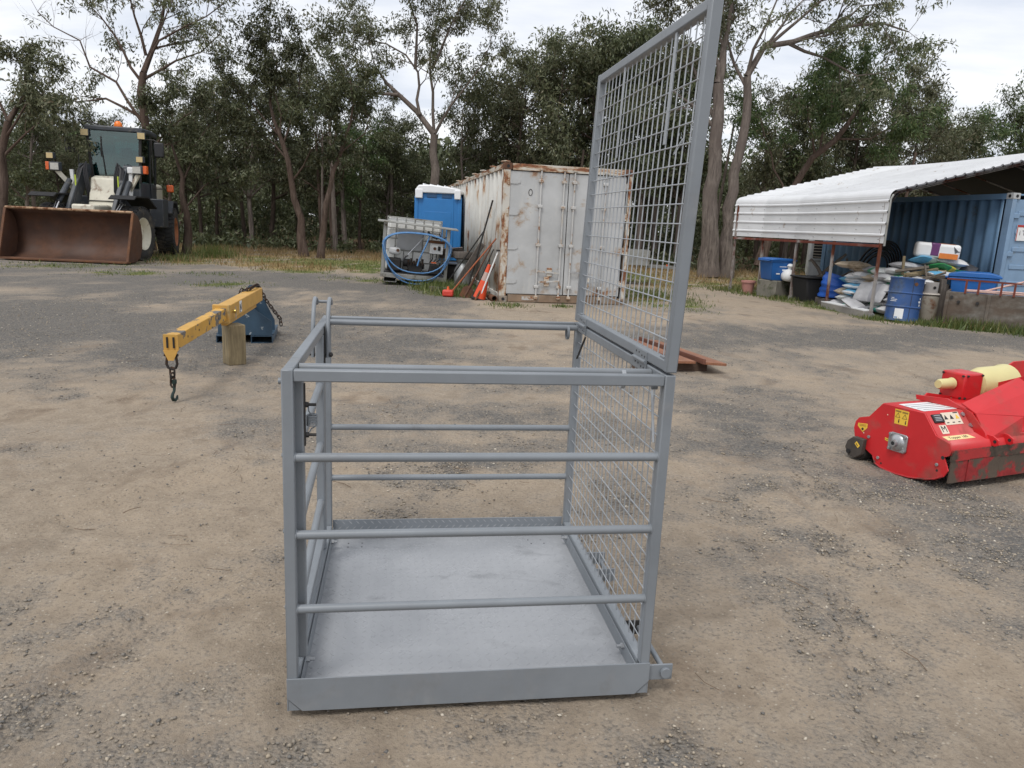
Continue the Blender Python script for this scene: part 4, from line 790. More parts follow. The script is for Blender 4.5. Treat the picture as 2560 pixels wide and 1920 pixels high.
for k, (xa, xb) in enumerate(((.125, mid_ - .008), (mid_ + .008, CW - .125))):
    dr = MB().bx(xa, xb, .022, .052, .165, CH - .14).build('door', m_cd, CT, bevel=.006)
    for fx in ((.41, .415), (.60, .605)): pass
    bars = (xa + .60, xb - .09) if k == 0 else (xa + .10, xb - .42)
    for bxp in bars:
        MB().cyl((bxp, -.012, .09), (bxp, -.012, CH - .06), .0165, 10).build('lock_bar', m_bar, dr)
        for zc in (.11, CH - .075): MB().bx(bxp - .035, bxp + .035, -.04, .0, zc - .03, zc + .03).build('cam_keeper', m_cr, dr, bevel=.008)
        for zc in (.32, 1.12, 1.85, CH - .30): MB().bx(bxp - .045, bxp + .045, -.035, .022, zc - .028, zc + .028).build('bar_bracket', m_bar, dr, bevel=.008)
    for hz, dx, hb in ((.60, 1, bars[0]), (.42, -1, bars[1])):
        MB().bar((hb, -.035, hz + .02), (hb + dx * .43, -.04, hz - .01), .016, .03).build('door_handle', m_zinc if k else m_bar, dr); MB().bx(hb + dx * .25 - .05, hb + dx * .25 + .05, -.025, .022, hz - .09, hz + .09).build('handle_hub', m_cr, dr, bevel=.01)
    for zc in (.42, 1.07, 1.72, 2.30):
        hx = xa if k == 0 else xb; sg = 1 if k == 0 else -1
        h = MB().prism([(0, -.055), (sg * .16, -.055), (sg * .22, -.03), (sg * .22, .03), (sg * .16, .055), (0, .055)], (hx - sg * .02, .021, zc), (1, 0, 0), (0, 0, 1), .014 * (1 if k == 0 else -1)); h.build('door_hinge', m_cd, dr); MB().cyl((hx - sg * .03, .004, zc - .07), (hx - sg * .03, .004, zc + .07), .02, 8).build('hinge_pin', m_cr, dr)
MB().tube([(.53 + .035 * math.cos(a), .0185, 2.10 + .06 * math.sin(a)) for a in np.linspace(0, 2 * math.pi, 13)[:-1]], .006, 5, closed=True).build('painted_ring_mark', m_dark, CT)
for yy, sxx in ((.05, .4), (1.6, .25), (3.0, .3), (4.4, .3), (6, .2), (8, .3)):
    MB().box((.05, yy + .1, CH + .028), (.10, sxx * .6, .03), (0, .1, .3)).build('roof_litter', m_cr, CT, bevel=.015)
# ------------------------------------------------------------------ portable toilet
m_tblue = mat('toilet_blue', (.020, .165, .43), .42, 0, .06, 3); m_tgrey = mat('toilet_grey_side', (.20, .22, .235), .5, 0, .1, 3); m_twhite = mat('toilet_white_roof', (.74, .75, .76), .45, 0, .05, 3)
PT = thing('portable_toilet', 'blue portable toilet with white roof beside the rusty white container', 'portable toilet', (-2.19, 20.5, 0), R(-3))
tw_, td = 1.17, 1.17
MB().bx(-tw_ / 2 - .03, tw_ / 2 + .03, -.05, td + .05, .0, .16).build('skid_base', m_black, PT, bevel=.02); MB().bx(-tw_ / 2, tw_ / 2, 0, td, .16, .44).build('waste_tank', m_dark, PT, bevel=.02)
wl = MB().bx(-tw_ / 2 + .02, tw_ / 2 - .02, .012, td - .02, .44, 2.2).build('cabin', m_tblue, PT, bevel=.03)
MB().bx(-tw_ / 2 + .005, -tw_ / 2 + .019, .03, td - .03, .46, 2.18).build('side_panel', m_tgrey, PT, bevel=.005)
for s_ in (-1, 1): MB().bx(s_ * tw_ / 2 - .05, s_ * tw_ / 2 + .05, -.012, .07, .45, 2.12).build('corner_moulding', m_tblue, PT, bevel=.02)
MB().bx(-.42, .42, -.004, .013, .5, 2.06).build('wall_panel', m_tblue, PT, bevel=.008); MB().bx(-.36, .36, -.014, -.003, 1.05, 1.72).build('raised_panel', m_tblue, PT, bevel=.012)
for xa, xb in ((-.3, -.04), (.1, .36)):
    v_ = MB().bx(xa, xb, -.010, .012, 2.09, 2.19).build('vent', m_charcoal, PT)
    for zz_ in np.arange(2.10, 2.185, .02): MB().bx(xa, xb, -.016, -.009, zz_, zz_ + .007).build('vent_slat', m_tblue, v_)
roofq = [(-.60, 2.2), (-.585, 2.32), (-.52, 2.40), (-.2, 2.415), (.25, 2.375), (.56, 2.33), (.62, 2.28), (.62, 2.2)]
MB().prism(roofq, (0, td + .04, 0), (1, 0, 0), (0, 0, 1), td + .1).build('roof', m_twhite, PT, bevel=.03)
for s_, w_2 in ((-1, .2), (1, .17)): MB().bx(s_ * .61 - (0 if s_ < 0 else w_2), s_ * .61 + (w_2 if s_ < 0 else 0), -.075, -.01, 2.06, 2.3).build('roof_corner', m_twhite, PT, bevel=.02)
for k in range(5): MB().bx(-.42 + k * .19, -.38 + k * .19, -.02, td, 2.40 - k * .01, 2.445 - k * .012).build('roof_rib', m_twhite, PT, bevel=.012)
# ------------------------------------------------------------------ washer skid with tank
m_galv = mat('galvanised_steel', (.30, .30, .28), .5, .4, .18, 5, wear=(.2, .17, .13), wamt=.25)
m_white_poly = mat('white_poly_tank', (.74, .745, .72), .45, 0, .05, 2); m_hoseb = mat('blue_hose', (.09, .23, .46), .4, 0, .15, 12, wear=(.35, .45, .6), wamt=.25, wscale=10)
SK = thing('pump_skid', 'galvanised pump skid frame with engine and control box in front of the tank', 'pump skid', (-3.13, 17.20, .09), rot=(0, R(3.5), R(10)))
SWd, SD, SH = 1.52, 1.35, 1.30; sq = .075
def sbar(a, b, name='frame_bar', w_=sq, h_=sq, mt=m_galv): return MB().bar(a, b, w_, h_, (0, 0, 1) if abs(Vector(b).z - Vector(a).z) < .5 else (0, 1, 0)).build(name, mt, SK, bevel=.006)
for x in (.04, SWd - .04):
    for y in (.04, SD): sbar((x, y, .20), (x, y, SH), 'frame_post')
    sbar((x, .08, .16), (x, SD - .04, .16)); 
for y in (.04, SD): sbar((.0, y, .15), (SWd, y, .15), h_=.10)
for x in (.08, .36, 1.2, 1.48): MB().bx(x, x + .012, .0, SD, .0, .10).build('fork_pocket_side', m_galv, SK)
for x in (.08, 1.2): MB().bx(x, x + .29, .0, SD, -.0, .008).build('fork_pocket_floor', m_galv, SK)
MB().box((SWd / 2 + .02, .17, SH + .035), (SWd + .30, .52, .025), (R(3), R(1.2), 0)).build('top_sheet', m_galv, SK, bevel=.004)
MB().bx(.06, SWd - .06, .06, SD, .2, .215).build('skid_deck', m_dark, SK)
en = MB().bx(.14, .46, .18, .48, .24, .54).build('engine', m_dark, SK, bevel=.04)
MB().bx(.16, .42, .16, .44, .62, .78).build('fuel_tank', m_white, en, bevel=.05); MB().cyl((.36, .16, .72), (.36, .13, .72), .035, 12).build('fuel_cap', m_rust, en); MB().cyl((.50, .4, .45), (.66, .4, .45), .09, 14).build('muffler', m_dark, en)
MB().bx(.62, .95, .25, .5, .24, .46).cyl((.6, .36, .4), (1.0, .36, .4), .06, 12).build('pump', m_dark, SK, bevel=.02)
for k in range(6): MB().cyl((.62 + k * .065, .22, .42), (.62 + k * .065, .22, .52 + .05 * (k % 2)), .025, 8).build('pump_valve', m_chain, SK)
MB().prism([(1.08, .23), (1.38, .23), (1.35, .42), (1.28, .47), (1.14, .47)], (0, .45, 0), (1, 0, 0), (0, 0, 1), .25).build('battery_box', m_black, SK, bevel=.03); MB().bx(1.14, 1.26, .19, .2, .5, .53).build('red_tag', m_redlens, SK)
cbx = MB().bx(1.09, 1.39, .16, .32, .72, .96).build('control_box', m_white, SK, bevel=.008); MB().bx(1.03, 1.43, .12, .34, .962, 1.02).build('box_hood', m_rust, cbx, bevel=.008)
MB().cyl((1.20, .16, .84), (1.20, .135, .84), .035, 12).build('key_switch', m_rust, cbx); MB().bx(1.27, 1.33, .145, .161, .80, .9).build('switch', m_black, cbx)
for k in range(3): MB().tube([(1.17 + k * .08, .2, .72), (1.17 + k * .08, .2, .6), (1.12 + k * .06, .3, .5)], .012, 6).build('cable', m_hose, SK)
MB().tube([(.55, .1, .58), (.62, .12, .68), (1.02, .16, 1.18)], .012, 6).build('spray_lance', m_zinc, SK); MB().tube([(.50, .1, .50), (.54, .1, .60), (.60, .11, .63)], .022, 6).build('lance_grip', m_hose, SK)
MB().tube([(1.02, .14, 1.22), (1.1, .1, 1.12), (1.22, .08, 1.06), (1.3, .1, 1.12), (1.26, .1, 1.2)], .014, 6).tube([(1.0, .1, 1.2), (1.15, .06, 1.08), (1.35, .06, 1.08), (1.5, .08, 1.15)], .012, 6).build('cable_loops', m_hose, SK)
def hose_loop(k, sag, inset):
    pts = []; 
    for a in np.linspace(0, 2 * math.pi, 41)[:-1]:
        x = SWd * .52 + (.75 - inset) * math.copysign(abs(math.cos(a)) ** .8, math.cos(a)); z = (.86 + (.30 - inset * .3) * math.sin(a)) if math.sin(a) > 0 else .86 + sag * -abs(math.sin(a)) ** 1.15
        pts.append((x + .03 * k * math.cos(a), -.03 - .035 * k, z))
    return pts
HS = thing('hose_coil', 'blue pressure hose hung in big loops on the front of the pump skid', 'hose', (-3.13, 17.20, .09), rot=(0, R(3.5), R(10)))
for k, (sag, ins) in enumerate(((.86, .02), (.78, .0), (.60, .05))): MB().tube(hose_loop(k, sag, ins), .0145, 8, closed=True).build('hose_loop', m_hoseb, HS)
MB().tube([(1.05, -.06, 1.12), (.98, -.08, .9), (.86, -.08, .6), (.82, -.05, .42)], .018, 8).build('hose_tail', m_hoseb, HS)
IB = thing('tank_tote', 'white plastic tank in a steel cage standing on the pump skid', 'tank', (-3.12, 17.20, .307), rot=(0, R(3.5), R(10)))
MB().bx(.10, 1.34, .56, 1.27, .02, 1.245).build('tank', m_white_poly, IB, bevel=.07)
for x in np.linspace(.09, 1.35, 7): MB().cyl((x, .54, .0), (x, .54, 1.24), .011, 8).build('cage_tube', m_galv, IB)
for z in (.25, .5, .76, 1.0, 1.235): MB().cyl((.08, .535, z), (1.36, .535, z), .011, 8).cyl((.08, 1.29, z), (1.36, 1.29, z), .011, 8).build('cage_hoop', m_galv, IB, kind='stuff')
MB().bx(.35, .92, .517, .523, .52, 1.0).build('name_plate', mat('aluminium_plate', (.36, .37, .38), .4, .2, .1), IB); MB().bx(.08, 1.36, .54, .56, 1.225, 1.255).bx(.08, 1.36, 1.27, 1.29, 1.2, 1.26).bx(.08, .1, .56, 1.27, 1.2, 1.26).bx(1.34, 1.36, .56, 1.27, 1.2, 1.26).build('cage_rim', m_galv, IB)
# ------------------------------------------------------------------ things leaning on the container's side
side = lambda s, off=0, z=0: Vector((-0.33 - .191 * s - .982 * off, 14.60 + .982 * s - .191 * off, z))
def pole(name, label, cat, s0, off0, s1, z1, r, mt, extra=None, off1=.012):
    a, b = side(s0, off0, r * .5), side(s1, off1 + r, z1); o = thing(name, label, cat, a)
    sh = MB().tube([Vector((0, 0, 0)), (b - a) * .5, b - a], r, 8).build('shaft', mt, o); 
    if extra: extra(o, b - a)
    return o
m_sleeper = wood('grey_sleeper', (.115, .098, .085), .3, (8, 8, .8), 5)
def shovel_blade(o, d):
    u = d.normalized(); sidev = u.cross(Vector((0, 1, .2))).normalized(); n = sidev.cross(u)
    MB().prism([(-.11, .0), (.11, .0), (.115, .2), (.05, .27), (-.05, .27), (-.115, .2)], -u * .02, sidev, u, .012).build('blade', m_rust, o); MB().tube([u * .2, u * .45], .026, 8).build('socket', m_rust, o)
def red_head(o, d): MB().bx(-.11, .11, -.09, .09, 0, .13).build('red_head', mat('red_plastic', (.55, .05, .03), .5, 0, .1), o, bevel=.03); MB().cyl((0, 0, .12), (0, 0, .2), .035, 10, .02).build('collar', m_redlens, o)
pole('steel_rod', 'thin black steel rod leaning beside the grey sleeper on the container', 'rod', 2.7, .82, 2.0, 1.35, .015, m_dark)
pole('steel_pipe', 'tall dark pipe leaning high against the container side', 'pipe', 1.3, .48, 1.05, 1.95, .018, m_dark)
pole('broom', 'orange-handled broom with a red head leaning on the container side', 'broom', .75, .92, .45, 1.20, .016, mat('orange_handle', (.34, .10, .04), .6, 0, .2), red_head)
pole('shovel', 'rusty brown shovel leaning against the container side', 'shovel', .62, .60, .95, 1.05, .018, mat('brown_handle', (.10, .045, .025), .7, 0, .3), shovel_blade)
pole('rake_handle', 'dark thin bar leaning between the shovel and the traffic cone', 'bar', .55, .45, .75, .98, .013, m_dark)
pole('white_handle', 'white tool handle leaning over the orange traffic cone', 'tool handle', .22, .36, .12, .98, .015, m_white, lambda o, d: MB().box(d, (.09, .05, .03)).build('grip', m_dark, o))
pole('rusty_bar', 'short rusty angle bar leaning behind the orange traffic cone', 'bar', .12, .45, .5, .70, .018, m_rust)
SLp = thing('timber_sleeper', 'weathered grey timber sleeper leaning against the container side', 'sleeper', side(2.3, .62, .0)); d = side(1.95, .08, 1.05) - side(2.3, .62, 0); MB().bar(Vector((0, 0, .04)), d, .13, .09, (.2, -1, .2)).build('sleeper', m_sleeper, SLp, bevel=.015)
CN = thing('traffic_cone', 'orange traffic cone leaning against the front corner of the container', 'traffic cone', side(.32, .35, 0)); CN.rotation_euler = (R(4), R(15), 0); CN.scale = (.86, .86, .95)
m_cone = mat('orange_cone', (.68, .075, .02), .5, 0, .08, 4); MB().bx(-.19, .19, -.19, .19, 0, .045).build('base', m_black, CN, bevel=.02); MB().lathe([(.15, .04), (.145, .06), (.085, .42)], (0, 0, 0), (0, 0, 1), 20, caps=False).build('lower_cone', m_cone, CN); MB().lathe([(.085, .42), (.058, .60)], (0, 0, 0), (0, 0, 1), 20, caps=False).build('reflective_band', mat('cone_band', (.42, .30, .26), .5, 0, .1), CN); MB().lathe([(.058, .60), (.035, .76), (.02, .765)], (0, 0, 0), (0, 0, 1), 20).build('cone_tip', m_cone, CN)
PP = thing('pipe_offcut', 'short brown pipe offcut lying behind the traffic cone', 'pipe', side(.5, .12, .06)); MB().lathe([(.05, 0), (.06, 0), (.06, .5), (.05, .5), (.05, 0)], (0, 0, 0), (.25, -.97, 0), 16, caps=False).build('pipe', m_rust, PP)
CNm = thing('metal_churn', 'dented silver metal churn standing in grass near the toilet', 'churn', (-1.27, 17.6, 0)); MB().lathe([(.17, 0), (.2, .02), (.2, .38), (.15, .48), (.125, .55), (.16, .62), (.16, .64)], n=20).build('can', mat('dull_tin', (.33, .34, .34), .4, .6, .15, 5), CNm)
ST = thing('log_stump', 'short weathered log stump sitting on the silver metal churn', 'log', (-1.27, 17.6, .642)); MB().lathe([(.17, 0), (.23, .03), (.24, .14), (.22, .17), (.0, .18)], n=11).build('stump', m_sleeper, ST)
PK = thing('tilted_plank', 'grey grooved plank tilted up behind the blue hose', 'plank', (-1.72, 18.2, .74)); PK.rotation_euler = (R(25), R(-7), R(-8)); MB().bx(-.62, .42, -.02, .02, -.12, .12).build('plank', mat('composite_board', (.20, .165, .15), .7, 0, .15), PK)
for k in range(6): MB().bx(-.62, .42, -.0225, -.0195, -.105 + k * .04, -.098 + k * .04).build('groove', m_dark, PK)
TK = thing('black_trough', 'low black trough on the ground below the blue toilet', 'trough', (-1.85, 19.3, 0), R(-3)); MB().prism([(-.85, .0), (.55, .0), (.7, .42), (-.9, .42)], (0, .25, 0), (1, 0, 0), (0, 0, 1), .5).build('trough', m_black, TK, bevel=.03)
MB().bx(-.94, .74, -.29, .29, .42, .46).build('rim', mat('trough_rim', (.07, .08, .095), .5), TK, bevel=.01)
LG = thing('fallen_timber', 'dark timber length lying in grass at the container base', 'timber', (-1.05, 15.9, .05), R(-25)); MB().bx(-.9, .55, -.05, .05, -.05, .05).build('timber', m_sleeper, LG, bevel=.01)
# ------------------------------------------------------------------ small box trailer behind the container
TR = thing('box_trailer', 'grey galvanised box trailer with drawbar seen through the cage mesh', 'trailer', (2.7, 21.3, 0), R(-6))
tb = MB().bx(-1.3, .95, -.6, .6, .55, .60).bx(-1.3, .95, -.6, -.57, .6, .95).bx(-1.3, .95, .57, .6, .6, .95).bx(.92, .95, -.57, .57, .6, .95).bx(-1.3, -1.27, -.57, .57, .6, .95).build('tray', m_galv, TR)
MB().bar((.9, 0, .52), (2.0, 0, .50), .08, .09).build('drawbar', m_galv, TR); MB().bar((.9, -.4, .52), (1.9, 0, .5), .05, .06).build('drawbar_brace', m_galv, TR); MB().cyl((1.85, 0, .70), (1.85, 0, .0), .03, 8).build('jockey_stand', m_dark, TR); MB().bx(1.7, 2.05, -.08, .08, .48, .60).build('coupling', m_dark, TR, bevel=.02); MB().bx(1.45, 1.52, -.05, .05, .5, .58).build('marker_lamp', m_redlens, TR)
for yy in (-.7, .7): w2 = MB().lathe([(.17, -.08), (.27, -.09), (.3, -.06), (.3, .06), (.27, .09), (.17, .08)], (-.2, yy, .3), (0, 1, 0), 24, caps=False).build('wheel', m_tyre, TR); MB().cyl((-.2, yy - .05, .3), (-.2, yy + .05, .3), .18, 16).build('rim', m_galv, w2)
MB().tube([(-.6 + .3 * math.cos(a), .64, 1.25 + .3 * math.sin(a)) for a in np.linspace(0, 2 * math.pi, 25)[:-1]], .05, 8, closed=True).build('spare_tyre', m_tyre, TR); MB().bar((-.6, .62, .9), (-.6, .62, 1.3), .05, .05).build('spare_post', m_galv, TR)
# ------------------------------------------------------------------ open shed with rolled eave
m_roof = mat('white_roof_sheet', (.66, .67, .68), .45, 0, .07, 1.5, wear=(.48, .40, .32), wamt=.10, wscale=2.5, edge=.03)
m_post = mat('rusty_post', (.34, .32, .30), .7, .2, .15, 4, wear=(.16, .045, .02), wamt=.5, wscale=2.2, wsc=(1, 1, .6)); m_beam = mat('rusty_beam', (.15, .035, .02), .75, .1, .25, 4, wear=(.42, .40, .38), wamt=.25, wscale=1.5)
m_roof_shade = mat('painted_roof_shade', (.018, .019, .021), .8, 0, .2, 2)  # near-black colour standing in for the shade under the shed roof
SHD = thing('open_shed', 'open shed with white ribbed curved roof and rusty posts at the right', 'shed')
posts = [(6.94, 14.72), (6.80, 16.55), (6.64, 18.33), (6.28, 19.72), (5.76, 20.45)]
rdir = Vector((.978, .21, 0))
def profile():
    pts = [(0.0, 1.45)]
    for z in (1.60, 1.82, 2.04, 2.24): pts += [(0, z - .03), (-.022, z - .012), (-.022, z + .012), (0, z + .03)]
    for a in np.linspace(0, R(75.6), 6): pts.append((.16 - .16 * math.cos(a), 2.30 + .16 * math.sin(a)))
    x0, z0 = pts[-1]; s = .256; n = math.hypot(1, s); L = 0
    while x0 + L / n < 3.95:
        L += .21; cx, cz = x0 + L / n, z0 + s * L / n; ux, uz = 1 / n, s / n; nx_, nz_ = -s / n, 1 / n
        pts += [(cx - .03 * ux, cz - .03 * uz), (cx - .012 * ux + .022 * nx_, cz - .012 * uz + .022 * nz_), (cx + .012 * ux + .022 * nx_, cz + .012 * uz + .022 * nz_), (cx + .03 * ux, cz + .03 * uz)]
    xr, zr = pts[-1]
    half = list(pts)
    return half, [(2 * xr - a, b) for a, b in half[::-1]][1:]
pa_, pb_ = profile(); rsec = lambda p, k: [Vector((p[0], p[1], 0)) + rdir * a + Vector((0, 0, b)) for a, b in k]
ends = [(posts[0][0] + .02, posts[0][1] - .12)] + posts[1:-1] + [(posts[-1][0] - .02, posts[-1][1] + .1)]
for p, q in zip(ends, ends[1:]):
    MB().sheet([rsec(p, pa_), rsec(q, pa_)]).build('roof_sheet', m_roof, SHD, sm=0, solid=.003); MB().sheet([rsec(p, pb_), rsec(q, pb_)]).build('roof_sheet', m_roof, SHD, sm=0, solid=.003)
    li_ = [(.06, 2.2), (.19, 2.395), (3.95, 3.355), (7.71, 2.395), (7.84, 2.2)]; MB().sheet([rsec(p, li_), rsec(q, li_)]).build('roof_shade_sheet', m_roof_shade, SHD, sm=0, solid=.003)  # dark sheet added below the roof so its underside looks deeply shaded
for i, p in enumerate(posts):
    for far in (0, 1):
        base = Vector((p[0], p[1], 0)) + rdir * (.035 if not far else 7.85)
        MB().bar(base, base + Vector((0, 0, 2.25)), .05, .05, (.978, .21, 0)).build('post', m_post, SHD, bevel=.005)
        MB().cyl(base + Vector((0, 0, -.02)), base + Vector((0, 0, .09)), .055, 8).build('post_footing', mat('concrete' + str(i) + str(far), (.24, .23, .22), .9), SHD)
    top = [Vector((p[0], p[1], 0)) + rdir * a + Vector((0, 0, b)) for a, b in ((.05, 2.24), (.2, 2.40), (3.95, 3.36), (7.7, 2.40), (7.85, 2.24))]
    for a, b in zip(top, top[1:]): MB().bar(a, b, .05, .05).build('rafter', m_post, SHD)
for p, q in zip(posts, posts[1:]):
    a, b = Vector((*p, 1.395)) - rdir * .012, Vector((*q, 1.395)) - rdir * .012; MB().bar(a, b, .04, .055).build('side_beam', m_beam, SHD, bevel=.004)
    d = (b - a)
    for t_ in (.02, .5):
        for z in (1.52, 1.7, 1.92, 2.14): MB().cyl(a + d * t_ + Vector((0, 0, z - 1.395)) - rdir * .012 + rdir * .02, a + d * t_ + Vector((0, 0, z - 1.395)) - rdir * .012, .008, 6).build('roof_screw', m_zinc, SHD)
g0 = rsec((ends[0][0], ends[0][1] - .012), [(a, b - .02) for a, b in pa_ if a >= .12]); MB().tube(g0, .018, 5).build('gable_trim', mat('grey_trim', (.12, .12, .13), .6), SHD)
g1 = rsec((ends[0][0], ends[0][1] - .012), [(.02, 1.40), (.02, 2.28), (.06, 2.36)]); MB().tube(g1, .02, 6).build('gable_leg', m_galv, SHD)
# ------------------------------------------------------------------ blue container in the shed
m_bc = rustpaint('faded_blue_container', (.155, .275, .43), .05, (5, 5, .7), dirt=(.20, .27, .36)); m_bdoor = rustpaint('faded_blue_door', (.20, .31, .45), .06, (4, 4, 1), dirt=(.25, .31, .38))
BC = thing('blue_container', 'faded blue shipping container standing under the open shed roof', 'shipping container', (9.72, 15.3, 0), R(12.1))
corrug_side(MB(), .02, .22, 5.9, .14, 2.42, sgn=1).build('side_wall', m_bc, BC, sm=20, solid=.004); MB().bx(0, .06, .17, 5.9, 2.42, 2.53).build('top_side_rail', m_bc, BC); MB().bx(0, .06, .17, 5.9, .02, .14).build('bottom_side_rail', m_bc, BC)
MB().bx(0, .1, 0, .165, .12, 2.42).build('corner_post', m_bdoor, BC, bevel=.006); MB().bx(0, .1, 5.9, 6.06, 0, 2.53).build('corner_post', m_bc, BC); MB().bx(.06, 2.4, 5.98, 6.05, .05, 2.5).build('rear_wall', m_bc, BC); MB().bx(.03, 2.42, .05, 6.03, 2.5, 2.53).build('roof_sheet', m_bc, BC); MB().bx(2.40, 2.43, .03, 6.03, .05, 2.5).build('far_wall', m_bc, BC)
for z0 in (0, 2.42):
    c = MB().bx(-.006, .16, -.006, .172, z0, z0 + .12).build('corner_casting', m_cd, BC, bevel=.008)
    MB().lathe([(.032, 0), (.032, .003)], (-.007, .085, z0 + .06), (-1, 0, 0), 12).build('casting_slot', m_black, c); MB().lathe([(.032, 0), (.032, .003)], (.08, -.007, z0 + .06), (0, -1, 0), 12).build('casting_slot', m_black, c)
dr = MB().bx(.13, 2.32, .03, .06, .14, 2.42).build('end_door', m_bdoor, BC)
for z in (.35, .72, 1.05, 1.4, 1.75, 2.1): MB().bx(.2, 2.2, .012, .031, z, z + .09).build('door_rib', m_bdoor, dr, bevel=.01)
for z in (.55, 1.30, 2.05): MB().bx(.09, .22, -.008, .03, z, z + .10).build('door_hinge', m_bdoor, dr, bevel=.01)
sg = MB().bx(.22, .75, .0, .011, 1.62, 1.93).build('sign', m_white, BC); MB().bx(.22, .75, -.004, .0, 1.885, 1.93).bx(.22, .235, -.004, .0, 1.62, 1.885).build('sign_border', mat('sign_red', (.42, .035, .025), .5), sg)
text_obj('sign_lettering', 'i TT', .14, m_charcoal, sg, Matrix.Translation((.40, -.003, 1.77)) @ Matrix.Rotation(R(90), 4, 'X'))
# ------------------------------------------------------------------ feed bag pile
def bagmesh(L, W, H, seed):
    rg = random.Random(seed); n, m = 12, 9; top = []; bot = []
    ph = [rg.uniform(0, 6) for _ in range(6)]
    for j in range(m):
        rt_, rb2 = [], []
        for i in range(n):
            u, v = -1 + 2 * i / (n - 1), -1 + 2 * j / (m - 1)
            e = max(0, (1 - abs(u) ** 3.2)) ** .55 * max(0, (1 - abs(v) ** 3.0)) ** .55
            wr = .10 * math.sin(5 * u + ph[0] + 2 * v) + .08 * math.sin(9 * v + ph[1]) + .06 * math.sin(13 * u + ph[2])
            x, y = u * L / 2 * (1 - .06 * v * v), v * W / 2 * (1 - .05 * u * u)
            rt_.append((x, y, H * (.5 + .5 * e * (1 + wr)))); rb2.append((x, y, H * (.5 - .5 * e * (1 + .3 * wr))))
        top.append(rt_); bot.append(rb2)
    mb = MB().sheet(top); b0 = len(mb.v); mb.sheet(bot)
    ring_ = [j * n for j in range(m)] + [(m - 1) * n + i for i in range(1, n)] + [j * n + n - 1 for j in range(m - 2, -1, -1)] + [i for i in range(n - 2, 0, -1)]
    for a, b in zip(ring_, ring_[1:] + ring_[:1]): mb.f.append((a, b, b0 + b, b0 + a))
    return mb
def bagmat(name, base, band=None, band2=None, dirt=.25):
    m, nt, b, Nn, Lk = newmat(name); v = mapped(Nn, Lk); c = ramp(Nn, Lk, noise(Nn, Lk, v, 6, 5, .6), .3, .7, tuple(k * .75 for k in base) + (1,), tuple(min(1, k * 1.05) for k in base) + (1,))
    sp = Nn('ShaderNodeSeparateXYZ'); Lk(v, sp.inputs[0])
    def stripe(lo, hi, col, axis='X'):
        nonlocal c
        a = Nn('ShaderNodeMath'); a.operation = 'GREATER_THAN'; Lk(sp.outputs[axis], a.inputs[0]); a.inputs[1].default_value = lo
        d = Nn('ShaderNodeMath'); d.operation = 'LESS_THAN'; Lk(sp.outputs[axis], d.inputs[0]); d.inputs[1].default_value = hi
        e = Nn('ShaderNodeMath'); e.operation = 'MULTIPLY'; Lk(a.outputs[0], e.inputs[0]); Lk(d.outputs[0], e.inputs[1]); c = mixc(Nn, Lk, e.outputs[0], c, (*col, 1))
    if band: stripe(*band)
    if band2: stripe(*band2)
    c = mixc(Nn, Lk, ramp(Nn, Lk, noise(Nn, Lk, v, 3.2, 7, .65), .72 - .4 * dirt, .80 - .3 * dirt), c, (.20, .145, .09, 1)); Lk(c, b.inputs['Base Color']); b.inputs['Roughness'].default_value = .48
    bumpn(Nn, Lk, b, noise(Nn, Lk, v, 14, 5, .6, .4), .35, .012); return m
KIND = {
 'white': bagmat('white_bag', (.60, .60, .60), (-.12, .1, (.42, .43, .45)), None, .12), 'grey-white': bagmat('grey_bag', (.44, .44, .45), (.05, .2, (.28, .28, .30)), None, .2),
 'tan dusty': bagmat('tan_bag', (.46, .38, .28), None, None, .55), 'white and sky-blue': bagmat('blue_bag', (.58, .60, .62), (-.3, -.06, (.10, .33, .52)), None, .1),
 'white and green': bagmat('green_bag', (.58, .60, .58), (-.15, .12, (.05, .26, .14)), None, .1), 'black and white': bagmat('black_bag', (.04, .04, .045), (-.1, .05, (.5, .5, .5)), None, .05),
 'green and yellow': bagmat('greenyellow_bag', (.03, .25, .07), (.0, .14, (.55, .45, .04)), None, .05), 'teal striped': bagmat('teal_bag', (.55, .57, .56), (-.3, .02, (.04, .36, .28)), None, .1)}
BM = {}
rg = random.Random(11); names = list(KIND); layers = ['on the ground', 'second from the ground', 'third from the ground', 'in the middle', 'in the upper part', 'near the top', 'on top']
def bag(kind, x, y, z, rz, L=.70, W=.46, H=.16, rx=0, ry=0, label=None, where=None):
    k = rg.randrange(5); key = (kind, k)
    if key not in BM: BM[key] = o = bagmesh(L, W, H, k).build('bag', KIND[kind], None, sm=60, sub=1); o.name = 'feed_bag'
    else: o = share(BM[key])
    o.location = (x, y, z); o.rotation_euler = (R(rx), R(ry), R(rz)); setk(o, label or f'{kind} feed bag {where} of the bag pile under the shed', 'bag', 'feed bags piled under the shed'); return o
plan = [['grey-white', 'teal striped', 'grey-white', 'white', 'teal striped', 'white'], ['white and green', 'grey-white', 'white', 'white and green', 'grey-white', 'white'], ['tan dusty', 'white and sky-blue', 'black and white', 'white', 'black and white', 'grey-white'],
        ['white and sky-blue', 'white and sky-blue', 'tan dusty', 'grey-white', 'white', 'white'], ['white and sky-blue', 'white', 'tan dusty', 'white', 'white and green', 'grey-white'], ['white', 'white', 'tan dusty', 'grey-white', 'white and green', 'white'], ['tan dusty', 'grey-white', 'white and green', 'white']]
for li, row in enumerate(plan):
    for k, kd in enumerate(row):
        t_ = (k + .3 * (li % 2)) / 5.6; x, y = 7.20 + .50 * t_ + .03 * li + rg.uniform(-.05, .05), 16.35 - 1.45 * t_ + rg.uniform(-.05, .05)
        bag(kd, x, y, .05 + li * .125, -70 + rg.uniform(-28, 28) + (90 if rg.random() < .35 else 0), rx=rg.uniform(-6, 6), ry=rg.uniform(-6, 6), where=layers[li])
